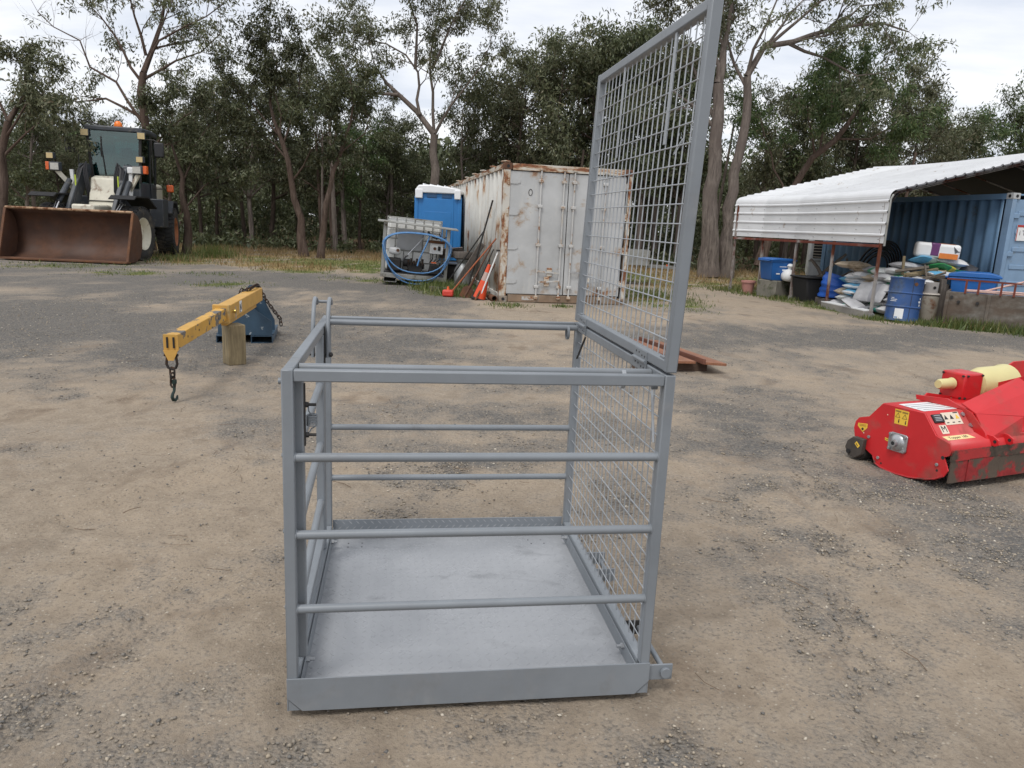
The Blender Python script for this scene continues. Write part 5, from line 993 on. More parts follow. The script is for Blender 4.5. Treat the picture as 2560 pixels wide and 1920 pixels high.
for k in range(7):      # second row behind, to carry the heap
    bag(names[k % 5], 7.95 + .12 * (k % 2), 16.2 - .2 * k, .06 + .12 * (k % 4), rg.uniform(0, 180), where='at the back')
bag('tan dusty', 7.18, 16.25, .885, -60, .75, .5, .2, label='plump tan bag on top of the bag pile nearest the blue tarp')
bag('grey-white', 7.30, 15.45, .42, -62, .5, .36, .12, rx=58, label='tan-white bag slumped on end halfway up the bag pile')
bag('grey-white', 6.98, 15.35, .06, -55, .8, .3, .12, ry=28, label='crumpled grey bag sliding down to the white kerb')
for args in (('white and sky-blue', 8.25, 15.4, 1.08, 20, 'white and sky-blue bag directly under the nappy pack', -14, 8), ('white', 8.72, 15.45, 1.07, -5, 'white bag under the right end of the nappy pack', 6, 6), ('green and yellow', 8.55, 15.3, .94, 25, 'green and yellow bag below the nappy pack', -10, 14), ('grey-white', 7.95, 15.5, .93, 10, 'grey bag behind the drum beside the timber scraps', 0, 5), ('black and white', 9.0, 15.5, .98, -50, 'black and white bag hanging off the right of the heap', 35, 20), ('white and sky-blue', 8.4, 15.15, .80, 15, 'crumpled pale blue bag above the wheelie bin rim', 0, 4), ('white and green', 8.95, 15.42, .84, 0, 'white and green bag low on the right of the heap', 0, 0)):
    bag(args[0], args[1], args[2], args[3], args[4], .6, .42, .14, rx=args[6], ry=args[7], label=args[5])
for k in range(14): bag(names[k % 4], 8.05 + .24 * (k % 5), 15.65 - .1 * (k % 2), .06 + .17 * (k // 5) * 1.4 + .02 * k, rg.uniform(0, 180), .7, .5, .2, where='buried in the back')
NP = thing('nappy_pack', 'big plastic-wrapped pack with purple and orange print on top of the bags', 'pack', (8.40, 15.35, 1.21), R(-16)); NP.rotation_euler = (R(2), R(3), R(-16))
MB().bx(-.40, .40, -.16, .16, 0, .29).build('pack', m_white, NP, bevel=.06, seg=3)
MB().bx(-.15, .02, -.1635, .1635, .04, .2925).build('purple_band', mat('purple_print', (.13, .035, .14), .35), NP, bevel=.02); MB().bx(.021, .36, -.163, -.159, .005, .11).build('orange_band', mat('orange_print', (.60, .18, .035), .35), NP); MB().bx(.0, .3, -.12, .12, .2885, .2915).build('orange_top', mat('orange_print_top', (.60, .2, .05), .35), NP)
for k in range(6): MB().bar((.26 + .02 * k, -.1625, .25 - .02 * k), (.30 + .015 * k, -.1625, .12 + .01 * k), .004, .012, (1, 0, 0)).build('wrap_crease', m_charcoal, NP)
# ------------------------------------------------------------------ drums, bins and the rest under the shed
m_drum = mat('blue_drum_paint', (.032, .085, .235), .4, .1, .15, 3, wear=(.10, .15, .25), wamt=.3, wscale=4)
DR = thing('steel_drum', 'dented blue steel drum with white label standing at the shed corner', 'drum', (7.42, 14.42, 0), R(20)); DR.rotation_euler = (R(-2), R(4), R(20))
MB().lathe([(.29, .0), (.302, .012), (.295, .03), (.295, .26), (.308, .272), (.308, .285), (.295, .297), (.295, .52), (.308, .532), (.308, .545), (.295, .557), (.295, .80), (.304, .812), (.30, .83), (.288, .83), (.285, .80), (0, .80)], n=36).build('shell', m_drum, DR)
def drum_patch(a0, a1, z0, z1, mt, name, r=.2975):
    v = [];
    for a in np.linspace(a0, a1, 6): v += [(r * math.cos(a), r * math.sin(a), z0), (r * math.cos(a), r * math.sin(a), z1)]
    return MB().add(v, [(2 * i, 2 * i + 2, 2 * i + 3, 2 * i + 1) for i in range(5)]).build(name, mt, DR)
A0 = R(-90 - 20 - 15)
drum_patch(A0 - R(38), A0 - R(8), .05, .24, m_white, 'paper_label'); drum_patch(A0 - R(36), A0 - R(26), .06, .085, m_hoseb, 'label_mark', .2982)
for k, (w0, w1) in enumerate(((60, 48), (62, 36), (64, 38))): drum_patch(A0 - R(w0), A0 - R(w1), .43 - .03 * k, .44 - .03 * k, m_white, 'lettering')
for k, (w0, w1, zz_) in enumerate(((48, 55, .43), (43, 55, .37), (47, 54, .31))): drum_patch(A0 + R(w0), A0 + R(w1), zz_, zz_ + .04, m_white, 'lettering')
MB().cyl((.291 * math.cos(A0 + R(20)), .291 * math.sin(A0 + R(20)), .715), (.299 * math.cos(A0 + R(20)), .299 * math.sin(A0 + R(20)), .715), .035, 14).build('bung_hole', m_rust, DR); drum_patch(A0 + R(10), A0 + R(12), .0, .80, m_dark, 'seam', .2972)
def binthing(label, loc, rz, h=1.0, w_=.58, mt=None, rot=None):
    o = thing('wheelie_bin', label, 'wheelie bin', loc, R(rz), 'blue wheelie bins'); mt = mt or m_binb
    b = MB(); lv = [(w_ * .40, h * 0), (w_ * .42, .02), (w_ * .5, h * .84), (w_ * .54, h * .85), (w_ * .54, h * .9)]
    vs = []
    for r_, z in lv: vs += [(-r_, -r_ * 1.05, z), (r_, -r_ * 1.05, z), (r_, r_ * 1.05, z), (-r_, r_ * 1.05, z)]
    b.add(vs, [(0, 3, 2, 1)] + [(4 * k + i, 4 * k + (i + 1) % 4, 4 * k + 4 + (i + 1) % 4, 4 * k + 4 + i) for k in range(len(lv) - 1) for i in range(4)] + [(16, 17, 18, 19)]); b.build('body', mt, o, bevel=.025, seg=2)
    r_ = w_ * .56; MB().prism([(-r_, h * .9), (r_ * 1.05, h * .9), (r_ * 1.05, h * .94), (r_ * .6, h * .995), (-r_ * .5, h), (-r_, h * .95)], (0, r_ * 1.05, 0), (1, 0, 0), (0, 0, 1), r_ * 2.1).build('lid', mt, o, bevel=.012)
    MB().bx(-r_ * 1.15, -r_ * .95, -r_ * .8, r_ * .8, h * .86, h * .9).build('handle', mt, o, bevel=.01); return o
m_binb = mat('bin_blue', (.02, .125, .40), .42, 0, .1, 3)
b1 = binthing('blue wheelie bin standing on the concrete block under the shed', (6.45, 18.9, .425), 10, .54, .60)
MB().bx(-.08, .20, -.3025, -.3015, .33, .35).bx(.0, .2, -.2965, -.2955, .24, .275).bx(-.15, -.05, -.2905, -.2895, .15, .18).build('bin_lettering', m_white, b1, kind='stuff')
binthing('blue wheelie bin with overhanging lid behind the rusty steel tray', (9.02, 14.98, 0), -30, .98, .78)
CBk = thing('concrete_block', 'mossy square concrete block under the blue wheelie bin', 'concrete block', (6.45, 18.9, 0), R(32)); MB().bx(-.29, .29, -.29, .29, 0, .42).build('block', mat('mossy_concrete', (.19, .18, .15), .9, 0, .25, 4, wear=(.07, .085, .04), wamt=.4, wscale=3, bump=.4), CBk, bevel=.015)
BG = thing('plastic_bag', 'white plastic shopping bag sitting on the concrete block edge', 'plastic bag', (6.62, 18.55, .425)); MB().lathe([(.10, 0), (.16, .05), (.17, .15), (.12, .25), (.04, .29), (.055, .33), (.085, .37), (.05, .42), (.0, .43)], (0, 0, 0), (.12, -.05, 1), 9).build('bag', m_white, BG, sm=60)
PTt = thing('plant_pot', 'pink plastic plant pot beside the second shed post', 'plant pot', (5.98, 19.5, 0)); MB().lathe([(.12, 0), (.165, .29), (.185, .29), (.185, .34), (.165, .34), (.15, .3)], n=18).build('pot', mat('pink_pot', (.45, .22, .19), .7, 0, .12), PTt)
TBk = thing('black_tub', 'large black tub full of scrap behind the third shed post', 'tub', (7.18, 18.0, 0), R(8)); MB().prism([(-.42, 0), (.42, 0), (.5, .56), (-.5, .56)], (0, .35, 0), (1, 0, 0), (0, 0, 1), .7).build('tub', m_black, TBk, bevel=.04); MB().bx(-.54, .54, -.4, .4, .56, .6).build('rim', m_black, TBk, bevel=.02)
m_branch = wood('grey_branch', (.15, .125, .10), .25, (4, 4, 4), 5)
for k, (p0, p1, rr_, lb) in enumerate((((7.1, 18.05, .5), (7.75, 18.0, 1.15), .05, 'thick grey branch leaning right out of the black tub'), ((7.3, 18.0, .5), (6.95, 18.05, 1.0), .045, 'grey branch leaning left out of the black tub'), ((7.25, 17.9, .55), (7.05, 18.2, .98), .03, 'short grey branch stub between the branches in the black tub'), ((7.5, 17.85, .55), (8.0, 17.7, .86), .025, 'thin stick pointing right from the black tub'))):
    o = thing('branch', lb, 'branch', p0); MB().tube([Vector((0, 0, 0)), (Vector(p1) - Vector(p0)) * .5 + Vector((.02, 0, .03)), Vector(p1) - Vector(p0)], [rr_, rr_ * .85, rr_ * .6], 7).build('branch', m_branch, o)
TP = thing('blue_tarp', 'crumpled bright blue tarp bundle beside the fourth shed post', 'tarp', (7.28, 17.1, .02)); mtp = MB(); rows_ = []
for j in range(13):
    v = j / 12; rows_.append([((.40 * (1 - .35 * max(0, v - .6) * 2) + .018 * math.sin(26 * v)) * math.cos(a) * (1 + .08 * math.sin(3 * a + 5 * v)), (.32 * (1 - .35 * max(0, v - .6) * 2) + .018 * math.sin(26 * v)) * math.sin(a), .18 + .46 * v - .1 * math.cos(a) * v) for a in np.linspace(0, 2 * math.pi, 22)])
rows_.append([(0.02, 0, .66)] * 22); mtp.sheet(rows_).build('tarp', mat('tarp_blue', (.012, .09, .42), .4, 0, .1, 4, bump=.4, bs=12), TP, sm=70)
TPs = thing('low_crate', 'low grey crate under the blue tarp', 'crate', (7.28, 17.1, 0), R(10)); MB().bx(-.36, .36, -.28, .28, 0, .17).build('crate', m_sleeper, TPs, bevel=.01)
CO = thing('pipe_coil', 'black poly pipe coil leaning on the blue container wall', 'pipe coil', (8.52, 18.2, .78), 0); CO.rotation_euler = (0, R(14), R(12.1)); m_poly = mat('black_poly_pipe', (.010, .010, .012), .35, 0, .2, 10)
for k in range(9): MB().tube([(-.03 * (k % 3) + .1, (.78 - .045 * k) * math.cos(a), (.76 - .045 * k) * math.sin(a)) for a in np.linspace(0, 2 * math.pi, 41)[:-1]], .022, 6, closed=True).build('coil_turn', m_poly, CO)
KB = thing('concrete_beam', 'long white-topped concrete beam on the ground between two shed posts', 'beam', (6.85, 15.62, 0), R(5.5)); MB().bx(-.09, .11, -.85, .85, 0, .13).build('beam', mat('grey_concrete', (.26, .245, .22), .9, 0, .15, 5), KB, bevel=.01); MB().bx(-.092, .112, -.85, .85, .131, .15).build('white_top', m_white, KB)
GSb = thing('gas_bottle', 'cream and rust gas bottle standing between drum and tray', 'gas bottle', (8.02, 14.62, 0)); MB().lathe([(.15, 0), (.16, .03), (.16, .48), (.12, .55), (.05, .57)], n=22).build('bottle', mat('cream_bottle', (.30, .27, .22), .7, .1, .2, 3, wear=RUST, wamt=.3, wscale=3), GSb); MB().lathe([(.155, .52), (.17, .53), (.155, .55)], n=22).build('shoulder_ring', mat('pale_ring', (.45, .41, .36), .7), GSb); MB().lathe([(.12, .55), (.125, .76), (.115, .76), (.11, .55)], n=20, caps=False).build('valve_collar', mat('grey_collar', (.34, .32, .30), .7), GSb); MB().cyl((0, -.126, .66), (0, -.121, .66), .03, 12).build('collar_hole', m_black, GSb)
PSt = thing('timber_post_stub', 'short grey timber post behind the gas bottle', 'timber post', (8.30, 14.75, 0)); MB().bx(-.05, .05, -.05, .05, 0, .82).build('post', m_sleeper, PSt, bevel=.01)
for k, (p0, p1, rr_, lb) in enumerate((((7.65, 15.0, .84), (8.35, 15.1, .98), .05, 'long brown plank lying across the top of the drum heap'), ((7.7, 14.95, .78), (8.4, 14.9, .86), .045, 'lower brown plank over the drum and tray'), ((7.85, 14.75, .78), (8.3, 14.7, .95), .025, 'dark stick poking up right from behind the drum'), ((7.72, 15.2, .85), (7.70, 15.2, 1.22), .03, 'pale stake standing upright behind the drum'), ((8.0, 14.8, .82), (7.95, 14.85, 1.08), .02, 'dark bent bar standing behind the drum'))):
    o = thing('scrap_timber', lb, 'scrap timber', p0); MB().bar(Vector((0, 0, 0)), Vector(p1) - Vector(p0), rr_ * 1.6, rr_, (0, 1, .3)).build('piece', m_block if k in (0, 3) else m_branch, o, bevel=.004)
UR = thing('timber_scraps', 'heap of short broken timber pieces above the drum', 'scrap timber', (8.0, 15.05, .62), R(5))
for k in range(10): MB().box((rg.uniform(-.35, .4), rg.uniform(-.15, .15), .08 + .03 * k), (rg.uniform(.25, .6), .09, .05), (rg.uniform(-.3, .3), rg.uniform(-.3, .3), rg.uniform(-.6, .6))).build('scrap_piece', m_branch if k % 2 else m_block, UR, bevel=.005)
MB().bx(-.45, .5, -.2, .2, -.6, .1).build('crate_under', m_sleeper, UR, bevel=.01)
# rusty steel tray lying on edge, with rail
m_tray = mat('scraped_rusty_steel', (.105, .078, .058), .7, .2, .3, 2.2, wear=(.25, .23, .20), wamt=.3, wscale=2.0, wsc=(1.2, 1, 2.6), edge=.12, bump=.2)
RT = thing('rusty_tray', 'rusty steel tray panel with a pipe rail standing at the right edge', 'steel tray', (7.98, 14.02, .04), R(-33))
MB().bx(0, 2.0, 0, .9, 0, .03).bx(0, 2.0, 0, .03, .03, .60).bx(0, .03, .03, .9, .03, .60).build('tray', m_tray, RT, bevel=.006)
for x in (.0, .66, 1.32, 1.94): MB().bx(x + .001, x + .055, -.028, -.001, .02, .58).build('stiffener', m_tray, RT, bevel=.004)
MB().bar((-.02, .0, .83), (2.0, .0, .80), .03, .03).build('top_rail', m_beam, RT)
for x in (.30, .50, .85, 1.05, 1.35, 1.6, 1.9): MB().bar((x, 0, .58), (x, 0, .81), .035, .035).build('rail_post', m_beam, RT)
for x, z in ((.10, .50), (.22, .42), (.52, .42)): MB().cyl((x, -.03, z), (x, .0, z), .028, 10).build('tray_bolt', m_dark, RT)
for k, (p0, p1, lb) in enumerate((((8.3, 13.95, .66), (9.6, 13.05, .66), 'pale pink pipe lying along the top of the rusty tray'), ((8.35, 14.05, .67), (9.7, 13.2, .70), 'pink pipe beside the first on the rusty tray'), ((8.62, 13.9, .68), (9.2, 13.75, .88), 'pink pipe slanting up from the rusty tray'))):
    o = thing('plastic_pipe', lb, 'pipe', p0, 0, 'pink pipes on the rusty tray'); MB().cyl((0, 0, 0), Vector(p1) - Vector(p0), .018, 8).build('pipe', mat('pink_pipe' + str(k), (.55, .36, .31), .5), o)
BP = thing('brick_prop', 'red-brown brick under the edge of the rusty tray', 'brick', (8.32, 13.55, 0), R(-30)); MB().bx(-.16, .16, -.05, .05, 0, .07).build('brick', m_rust, BP, bevel=.008)
BP = thing('brick_prop', 'brown brick in the grass at the left end of the rusty tray', 'brick', (7.95, 13.92, 0), R(-30)); MB().bx(-.07, .07, -.05, .05, 0, .07).build('brick', m_rust, BP, bevel=.008)
# caravan parked behind the shed
CV = thing('caravan', 'white caravan with barred window behind the shed posts', 'caravan', (8.35, 21.9, 0), R(-20)); MB().bx(0, 1.9, 0, 3.5, .35, 1.75).build('body', mat('caravan_white', (.55, .56, .56), .5), CV, bevel=.06); MB().bx(.12, .85, -.012, .0, .92, 1.5).build('window', m_dark, CV)
for k in range(7): MB().bx(.12, .85, -.03, -.012, .95 + k * .08, .965 + k * .08).build('window_bar', m_pale, CV)
MB().bx(.02, 1.88, -.02, -.001, .82, .87).build('trim', m_galv, CV)
for xx in (.1, 1.8): w2 = MB().lathe([(.15, -.08), (.27, -.09), (.31, -.06), (.31, .06), (.27, .09), (.15, .08)], (xx, .45, .31), (1, 0, 0), 22, caps=False).build('wheel', m_tyre, CV); MB().cyl((xx - .05, .45, .31), (xx + .05, .45, .31), .16, 14).build('rim', m_galv, w2)
# ------------------------------------------------------------------ trees
def barkmat(name, c0, c1, sc=(5, 5, .8)):
    m, nt, b, Nn, Lk = newmat(name); v = mapped(Nn, Lk, sc); n = noise(Nn, Lk, v, 2.2, 7, .68, .5); n2 = noise(Nn, Lk, mapped(Nn, Lk), .8, 4)
    c = ramp(Nn, Lk, n, .32, .70, (*[k * .55 for k in c0], 1), (*c1, 1)); c = mixc(Nn, Lk, ramp(Nn, Lk, n2, .45, .65), c, (*c0, 1)); Lk(c, b.inputs['Base Color']); b.inputs['Roughness'].default_value = .95; b.inputs['Specular IOR Level'].default_value = .15; bumpn(Nn, Lk, b, n, .8, .04); return m
bark_red = barkmat('red_brown_bark', (.088, .060, .047), (.165, .122, .10)); bark_grey = barkmat('grey_gum_bark', (.135, .11, .097), (.26, .22, .19)); bark_dark = barkmat('dark_bark', (.055, .042, .034), (.13, .10, .08))
def leafmat(name, cols, trans=.28):
    m, nt, b, Nn, Lk = newmat(name); nt.nodes.remove(b); o = nt.nodes['Material Output']
    g = Nn('ShaderNodeNewGeometry'); oi = Nn('ShaderNodeObjectInfo'); r = Nn('ShaderNodeValToRGB'); Lk(g.outputs['Random Per Island'], r.inputs[0])
    for i, (p, c) in enumerate(cols):
        e = r.color_ramp.elements[i] if i < 2 else r.color_ramp.elements.new(p); e.position = p; e.color = (*c, 1)
    hs = Nn('ShaderNodeHueSaturation'); Lk(r.outputs[0], hs.inputs['Color'])
    for inp, lo, hi in (('Hue', .485, .515), ('Value', .88, 1.45)):
        mr = Nn('ShaderNodeMapRange'); mr.inputs['To Min'].default_value = lo; mr.inputs['To Max'].default_value = hi; Lk(oi.outputs['Random'], mr.inputs['Value']); Lk(mr.outputs[0], hs.inputs[inp])
    d = Nn('ShaderNodeBsdfDiffuse'); t_ = Nn('ShaderNodeBsdfTranslucent'); gl_ = Nn('ShaderNodeBsdfGlossy'); gl_.inputs['Roughness'].default_value = .45; gl_.inputs['Color'].default_value = (.6, .65, .6, 1)
    Lk(hs.outputs[0], d.inputs[0]); Lk(hs.outputs[0], t_.inputs[0]); m1 = Nn('ShaderNodeMixShader'); m1.inputs[0].default_value = trans; Lk(d.outputs[0], m1.inputs[1]); Lk(t_.outputs[0], m1.inputs[2])
    m2 = Nn('ShaderNodeMixShader'); m2.inputs[0].default_value = .05; Lk(m1.outputs[0], m2.inputs[1]); Lk(gl_.outputs[0], m2.inputs[2]); Lk(m2.outputs[0], o.inputs[0]); return m
leaf_olive = leafmat('olive_leaves', ((0, (.046, .052, .025)), (.45, (.092, .098, .050)), (.8, (.13, .135, .074)), (.93, (.185, .18, .11)), (1, (.15, .115, .075))))
leaf_green = leafmat('green_leaves', ((0, (.038, .060, .022)), (.45, (.070, .105, .036)), (.8, (.105, .145, .052)), (.95, (.16, .19, .085)), (1, (.14, .11, .06))), .34)
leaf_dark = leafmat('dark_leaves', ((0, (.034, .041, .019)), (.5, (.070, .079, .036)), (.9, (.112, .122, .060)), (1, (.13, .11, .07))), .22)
NR = np.random.default_rng(21)
def leaves_np(cent, rad, per, Ls=(.13, .25), Ws=.30, flat=.75):
    cent = np.asarray(cent, float); rad = np.asarray(rad, float); idx = np.repeat(np.arange(len(cent)), per); n = len(idx)
    d = NR.normal(size=(n, 3)); d /= np.linalg.norm(d, axis=1)[:, None]; rr = NR.uniform(0, 1, n) ** .45
    p = cent[idx] + d * (rr * rad[idx])[:, None] * np.array([1, 1, flat])
    ax = NR.normal(size=(n, 3)) * .75 + np.array([0, 0, -.75]); ax /= np.linalg.norm(ax, axis=1)[:, None]
    sd = np.cross(ax, NR.normal(size=(n, 3))); sd /= np.linalg.norm(sd, axis=1)[:, None] + 1e-9
    L = NR.uniform(*Ls, n)[:, None]; w_ = L * Ws * NR.uniform(.7, 1.2, (n, 1))
    V = np.stack([p, p + ax * L * .45 + sd * w_ * .5, p + ax * L, p + ax * L * .45 - sd * w_ * .5], 1).reshape(-1, 3)
    return V, np.arange(n * 4).reshape(n, 4)
def grow(mb, tips, p, d, L, r, lev, rg, spread=.7, upw=.25):
    """one branch with side shoots; collects leaf clump centres"""
    k = 4; pts = [p]; rs = [r]; dirs = []
    for i in range(k):
        d = (d + Vector((rg.gauss(0, .16), rg.gauss(0, .16), rg.gauss(0, .10) + upw * .16))).normalized(); p = p + d * (L / k); pts.append(p); rs.append(r * (1 - .62 * (i + 1) / k)); dirs.append(d.copy())
    mb.tube(pts, rs, 5 if r > .03 else 3, caps=False)
    if lev == 0: tips.append((pts[-1], 1.0)); tips.append((pts[2], .6)); return
    for i in range(1, k + 1):
        m = 1 if i < k else 2
        for _ in range(m):
            u, v, _d = frame_of(dirs[i - 1]); a = rg.uniform(0, 2 * math.pi); nd = (dirs[i - 1] + (u * math.cos(a) + v * math.sin(a)) * rg.uniform(.5, 1.0) * spread / .7).normalized()
            grow(mb, tips, pts[i], nd, L * rg.uniform(.45, .68), rs[i] * .62, lev - 1, rg, spread, upw)
def key_tree(name, label, base, r0, limbs, bark, leaf, seed, per, clump, lev=1, shoot=1.0, bare=(), Ls=(.10, .19), seglen=.55, every=1):
    rg = random.Random(seed); root = thing(name, label, 'tree', (base[0], base[1], 0), 0, 'trees at the edge of the yard'); mb = MB(); tips = []
    rad_at = {}
    for li, lb in enumerate(limbs):
        n = len(lb); rs_ = r0 * (1 if li == 0 else (.27 if li > 1 else .5)); yo = 0; yd = rg.uniform(-.35, .35) if li else 0; P = []
        raw = [Vector((x, 0, z)) for x, z in lb]
        if li:  # keep the limb's root on the trunk, let it drift in depth
            for i, q in enumerate(raw): q.y = yd * (q - raw[0]).length
        pts = []
        for a, b in zip(raw, raw[1:]):
            m = max(1, int((b - a).length / seglen))
            for i in range(m): pts.append(a.lerp(b, i / m) + (Vector((rg.gauss(0, .05), rg.gauss(0, .05), 0)) if pts else Vector()))
        pts.append(raw[-1]); m = len(pts)
        if li == 0:
            rr = [rs_ * (1.35 - .35 * min(1, k / (m * .15 + 1))) * (1 - .45 * k / (m - 1)) for k in range(m)]
            mb.tube(pts, rr, 12, caps=False); continue
        rr = [max(.018, rs_ * (1 - .82 * k / (m - 1))) for k in range(m)]; mb.tube(pts, rr, 7, caps=False)
        for k in range(1, m, every):
            t_ = k / (m - 1)
            if t_ < .25: continue
            dloc = (pts[min(k + 1, m - 1)] - pts[k - 1]).normalized(); u, v, _d = frame_of(dloc)
            for _ in range(2 if t_ > .6 else 1):
                a = rg.uniform(0, 2 * math.pi); nd = (dloc * .6 + u * math.cos(a) + v * math.sin(a) + Vector((0, 0, .25))).normalized()
                tp = []; grow(mb, tp, pts[k], nd, rg.uniform(.6, 1.15) * shoot, rr[k] * .5, lev, rg)
                if li not in bare or rg.random() < .25: tips += tp
        if li not in bare: tips.append((pts[-1], 1.2))
    mb.build('trunk', bark, root, sm=60)
    tips = [t_ for t_ in tips if rg.random() < .93]
    V, F = leaves_np([tuple(p) for p, _ in tips], [clump * .66 * s for _, s in tips], int(per * 1.9), Ls); np_obj('crown', V, F, leaf, root)
    return root, len(F)
KEY = {
  'A': ((-13.18, 27), 0.21, [[(0.0, 0.0), (0.07, 2.25), (0.06, 4.26), (0.09, 5.32), (0.16, 5.96)], [(0.16, 5.96), (0.33, 6.81), (0.45, 7.68), (0.73, 9.12)], [(0.0, 4.38), (-0.81, 5.65), (-1.72, 6.13), (-2.29, 6.99), (-3.03, 7.39), (-3.64, 7.87)], [(0.28, 6.51), (0.1, 7.67), (-0.05, 8.95)], [(0.17, 5.85), (0.76, 6.97), (1.65, 7.45), (2.44, 7.77), (3.11, 8.16)], [(0.2, 6.07), (0.59, 7.4), (0.97, 8.71)], [(0.13, 3.03), (0.76, 3.99), (1.51, 4.55), (2.25, 4.93)], [(0.02, 4.49), (-1.16, 5.09), (-2.45, 4.97), (-3.08, 5.33)], [(0.12, 5.62), (-0.59, 6.62), (-1.22, 7.61), (-2.02, 8.44)], [(0.18, 5.77), (1.28, 6.41), (2.08, 6.74), (2.73, 7.35)]]),
  'B': ((-7.68, 27.2), 0.15, [[(0.0, 0.0), (-0.25, 2.01), (-0.48, 3.27), (-0.74, 4.03)], [(-0.74, 4.03), (-1.16, 5.23), (-1.41, 6.57), (-1.55, 7.23)], [(-0.67, 3.88), (-0.2, 5.58), (0.02, 7.07)], [(-0.48, 3.27), (-1.03, 3.86), (-1.91, 4.36)], [(-0.37, 2.64), (0.34, 3.61), (1.11, 4.34)], [(-0.78, 4.11), (-0.83, 5.55), (-0.84, 6.59)], [(-0.7, 4.03), (-1.49, 4.76), (-2.03, 5.5)]]),
  'C': ((-6.99, 26.8), 0.115, [[(0.0, 0.0), (0.23, 1.89), (0.48, 3.0), (0.88, 4.09)], [(0.88, 4.09), (1.28, 5.16), (1.2, 5.9)], [(0.48, 3.0), (0.0, 4.05), (-0.07, 4.8)], [(0.72, 3.62), (1.59, 4.27), (1.75, 4.73)]]),
  'D': ((-11.35, 25.9), 0.13, [[(0.0, 0.0), (0.02, 1.36), (-0.01, 2.5)], [(-0.01, 2.5), (-0.27, 3.46), (-0.46, 4.33)], [(0.01, 2.42), (0.43, 3.49), (0.84, 4.24)], [(0.03, 1.52), (0.69, 2.3), (1.17, 2.63)]]),
  'E': ((-3.28, 29.7), 0.24, [[(0.0, 0.0), (-0.09, 2.81), (-0.1, 4.01), (-0.1, 4.68)], [(-0.1, 4.68), (-0.78, 5.49), (-1.49, 6.04), (-2.01, 6.5), (-2.4, 6.89), (-3.05, 7.03)], [(-0.66, 5.36), (-0.86, 6.96), (-1.33, 7.59), (-2.2, 8.03), (-3.48, 8.29)], [(-0.1, 4.68), (-0.18, 6.17), (-0.3, 7.47), (-0.02, 8.6), (-0.11, 10.16)], [(-0.08, 4.69), (0.52, 5.71), (0.94, 6.22), (1.61, 7.07), (1.96, 7.89)], [(-0.24, 6.99), (0.53, 8.46), (1.1, 9.43)], [(-0.86, 6.96), (-0.75, 8.41), (-1.19, 9.65)], [(-1.49, 6.04), (-2.53, 6.07), (-3.57, 6.52), (-4.17, 7.3)]]),
  'H': ((6.56, 25.9), 0.31, [[(0.0, 0.0), (-0.17, 2.3), (-0.23, 4.54), (-0.3, 6.26)], [(-0.3, 6.26), (-0.13, 7.95), (-0.05, 9.58)], [(-0.24, 5.12), (-0.93, 6.23), (-1.48, 7.34), (-1.71, 8.16)], [(-0.28, 6.12), (-0.68, 7.51), (-1.02, 8.73)], [(-0.23, 4.83), (-1.01, 5.52), (-1.82, 6.05)]]),
  'H2': ((7.18, 26.1), 0.23, [[(0.0, 0.01), (-0.06, 2.34), (0.04, 4.6), (0.04, 6.55)], [(0.04, 6.55), (0.48, 7.49), (1.36, 7.67), (2.65, 8.11), (4.12, 8.34), (5.05, 8.1)], [(0.04, 6.62), (0.27, 8.04), (0.85, 9.43)], [(0.36, 7.2), (1.39, 8.64), (2.17, 9.49)], [(1.22, 7.63), (2.47, 7.22), (3.6, 6.7), (4.34, 6.81)], [(0.02, 6.27), (-0.51, 7.59), (-0.85, 8.68)], [(0.63, 7.52), (1.97, 8.8), (3.24, 9.26)], [(2.37, 7.99), (3.72, 9.01), (4.73, 9.19)]]),
  'I': ((8.92, 28), 0.17, [[(0.0, 0.38), (0.58, 2.65), (1.54, 4.31), (2.55, 5.46)], [(2.55, 5.46), (3.21, 6.57), (3.42, 7.35)], [(1.54, 4.31), (1.03, 5.7), (0.76, 6.62)], [(2.12, 4.97), (3.43, 5.02), (4.32, 5.69)], [(0.73, 2.82), (0.2, 4.41), (-0.27, 5.65)], [(1.69, 4.47), (1.97, 6.05), (2.01, 6.98)]]),
  'K': ((-15.43, 22.5), 0.17, [[(0.0, 0.0), (0.24, 1.41), (0.33, 2.85), (0.6, 3.73)], [(0.6, 3.73), (0.97, 4.53), (0.9, 5.15)], [(0.33, 2.72), (1.13, 3.4), (1.63, 3.78)], [(0.6, 3.73), (0.05, 4.62), (-0.15, 5.23)], [(0.45, 3.24), (1.34, 4.17), (1.88, 4.38)]]),
}
spec = {
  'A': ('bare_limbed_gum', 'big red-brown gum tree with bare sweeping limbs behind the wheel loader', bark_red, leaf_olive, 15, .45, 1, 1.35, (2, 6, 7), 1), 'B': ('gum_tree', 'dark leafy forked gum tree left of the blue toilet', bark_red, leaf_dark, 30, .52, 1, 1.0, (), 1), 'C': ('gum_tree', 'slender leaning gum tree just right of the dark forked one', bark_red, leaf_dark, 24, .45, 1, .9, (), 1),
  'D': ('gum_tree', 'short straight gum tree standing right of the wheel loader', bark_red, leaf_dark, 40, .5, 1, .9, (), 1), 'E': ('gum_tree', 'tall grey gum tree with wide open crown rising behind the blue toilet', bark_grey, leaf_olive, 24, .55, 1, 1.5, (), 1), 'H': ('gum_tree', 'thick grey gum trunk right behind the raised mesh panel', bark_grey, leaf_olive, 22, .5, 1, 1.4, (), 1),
  'H2': ('gum_tree', 'leaning gum tree spreading its crown over the shed', bark_grey, leaf_olive, 15, .48, 1, 1.45, (), 1), 'I': ('gum_tree', 'bushy green tree leaning right behind the shed', bark_red, leaf_green, 34, .58, 1, 1.05, (), 1), 'K': ('gum_tree', 'gum tree cut by the left edge of the picture', bark_red, leaf_olive, 30, .5, 1, .9, (), 1)}
ntot = 0
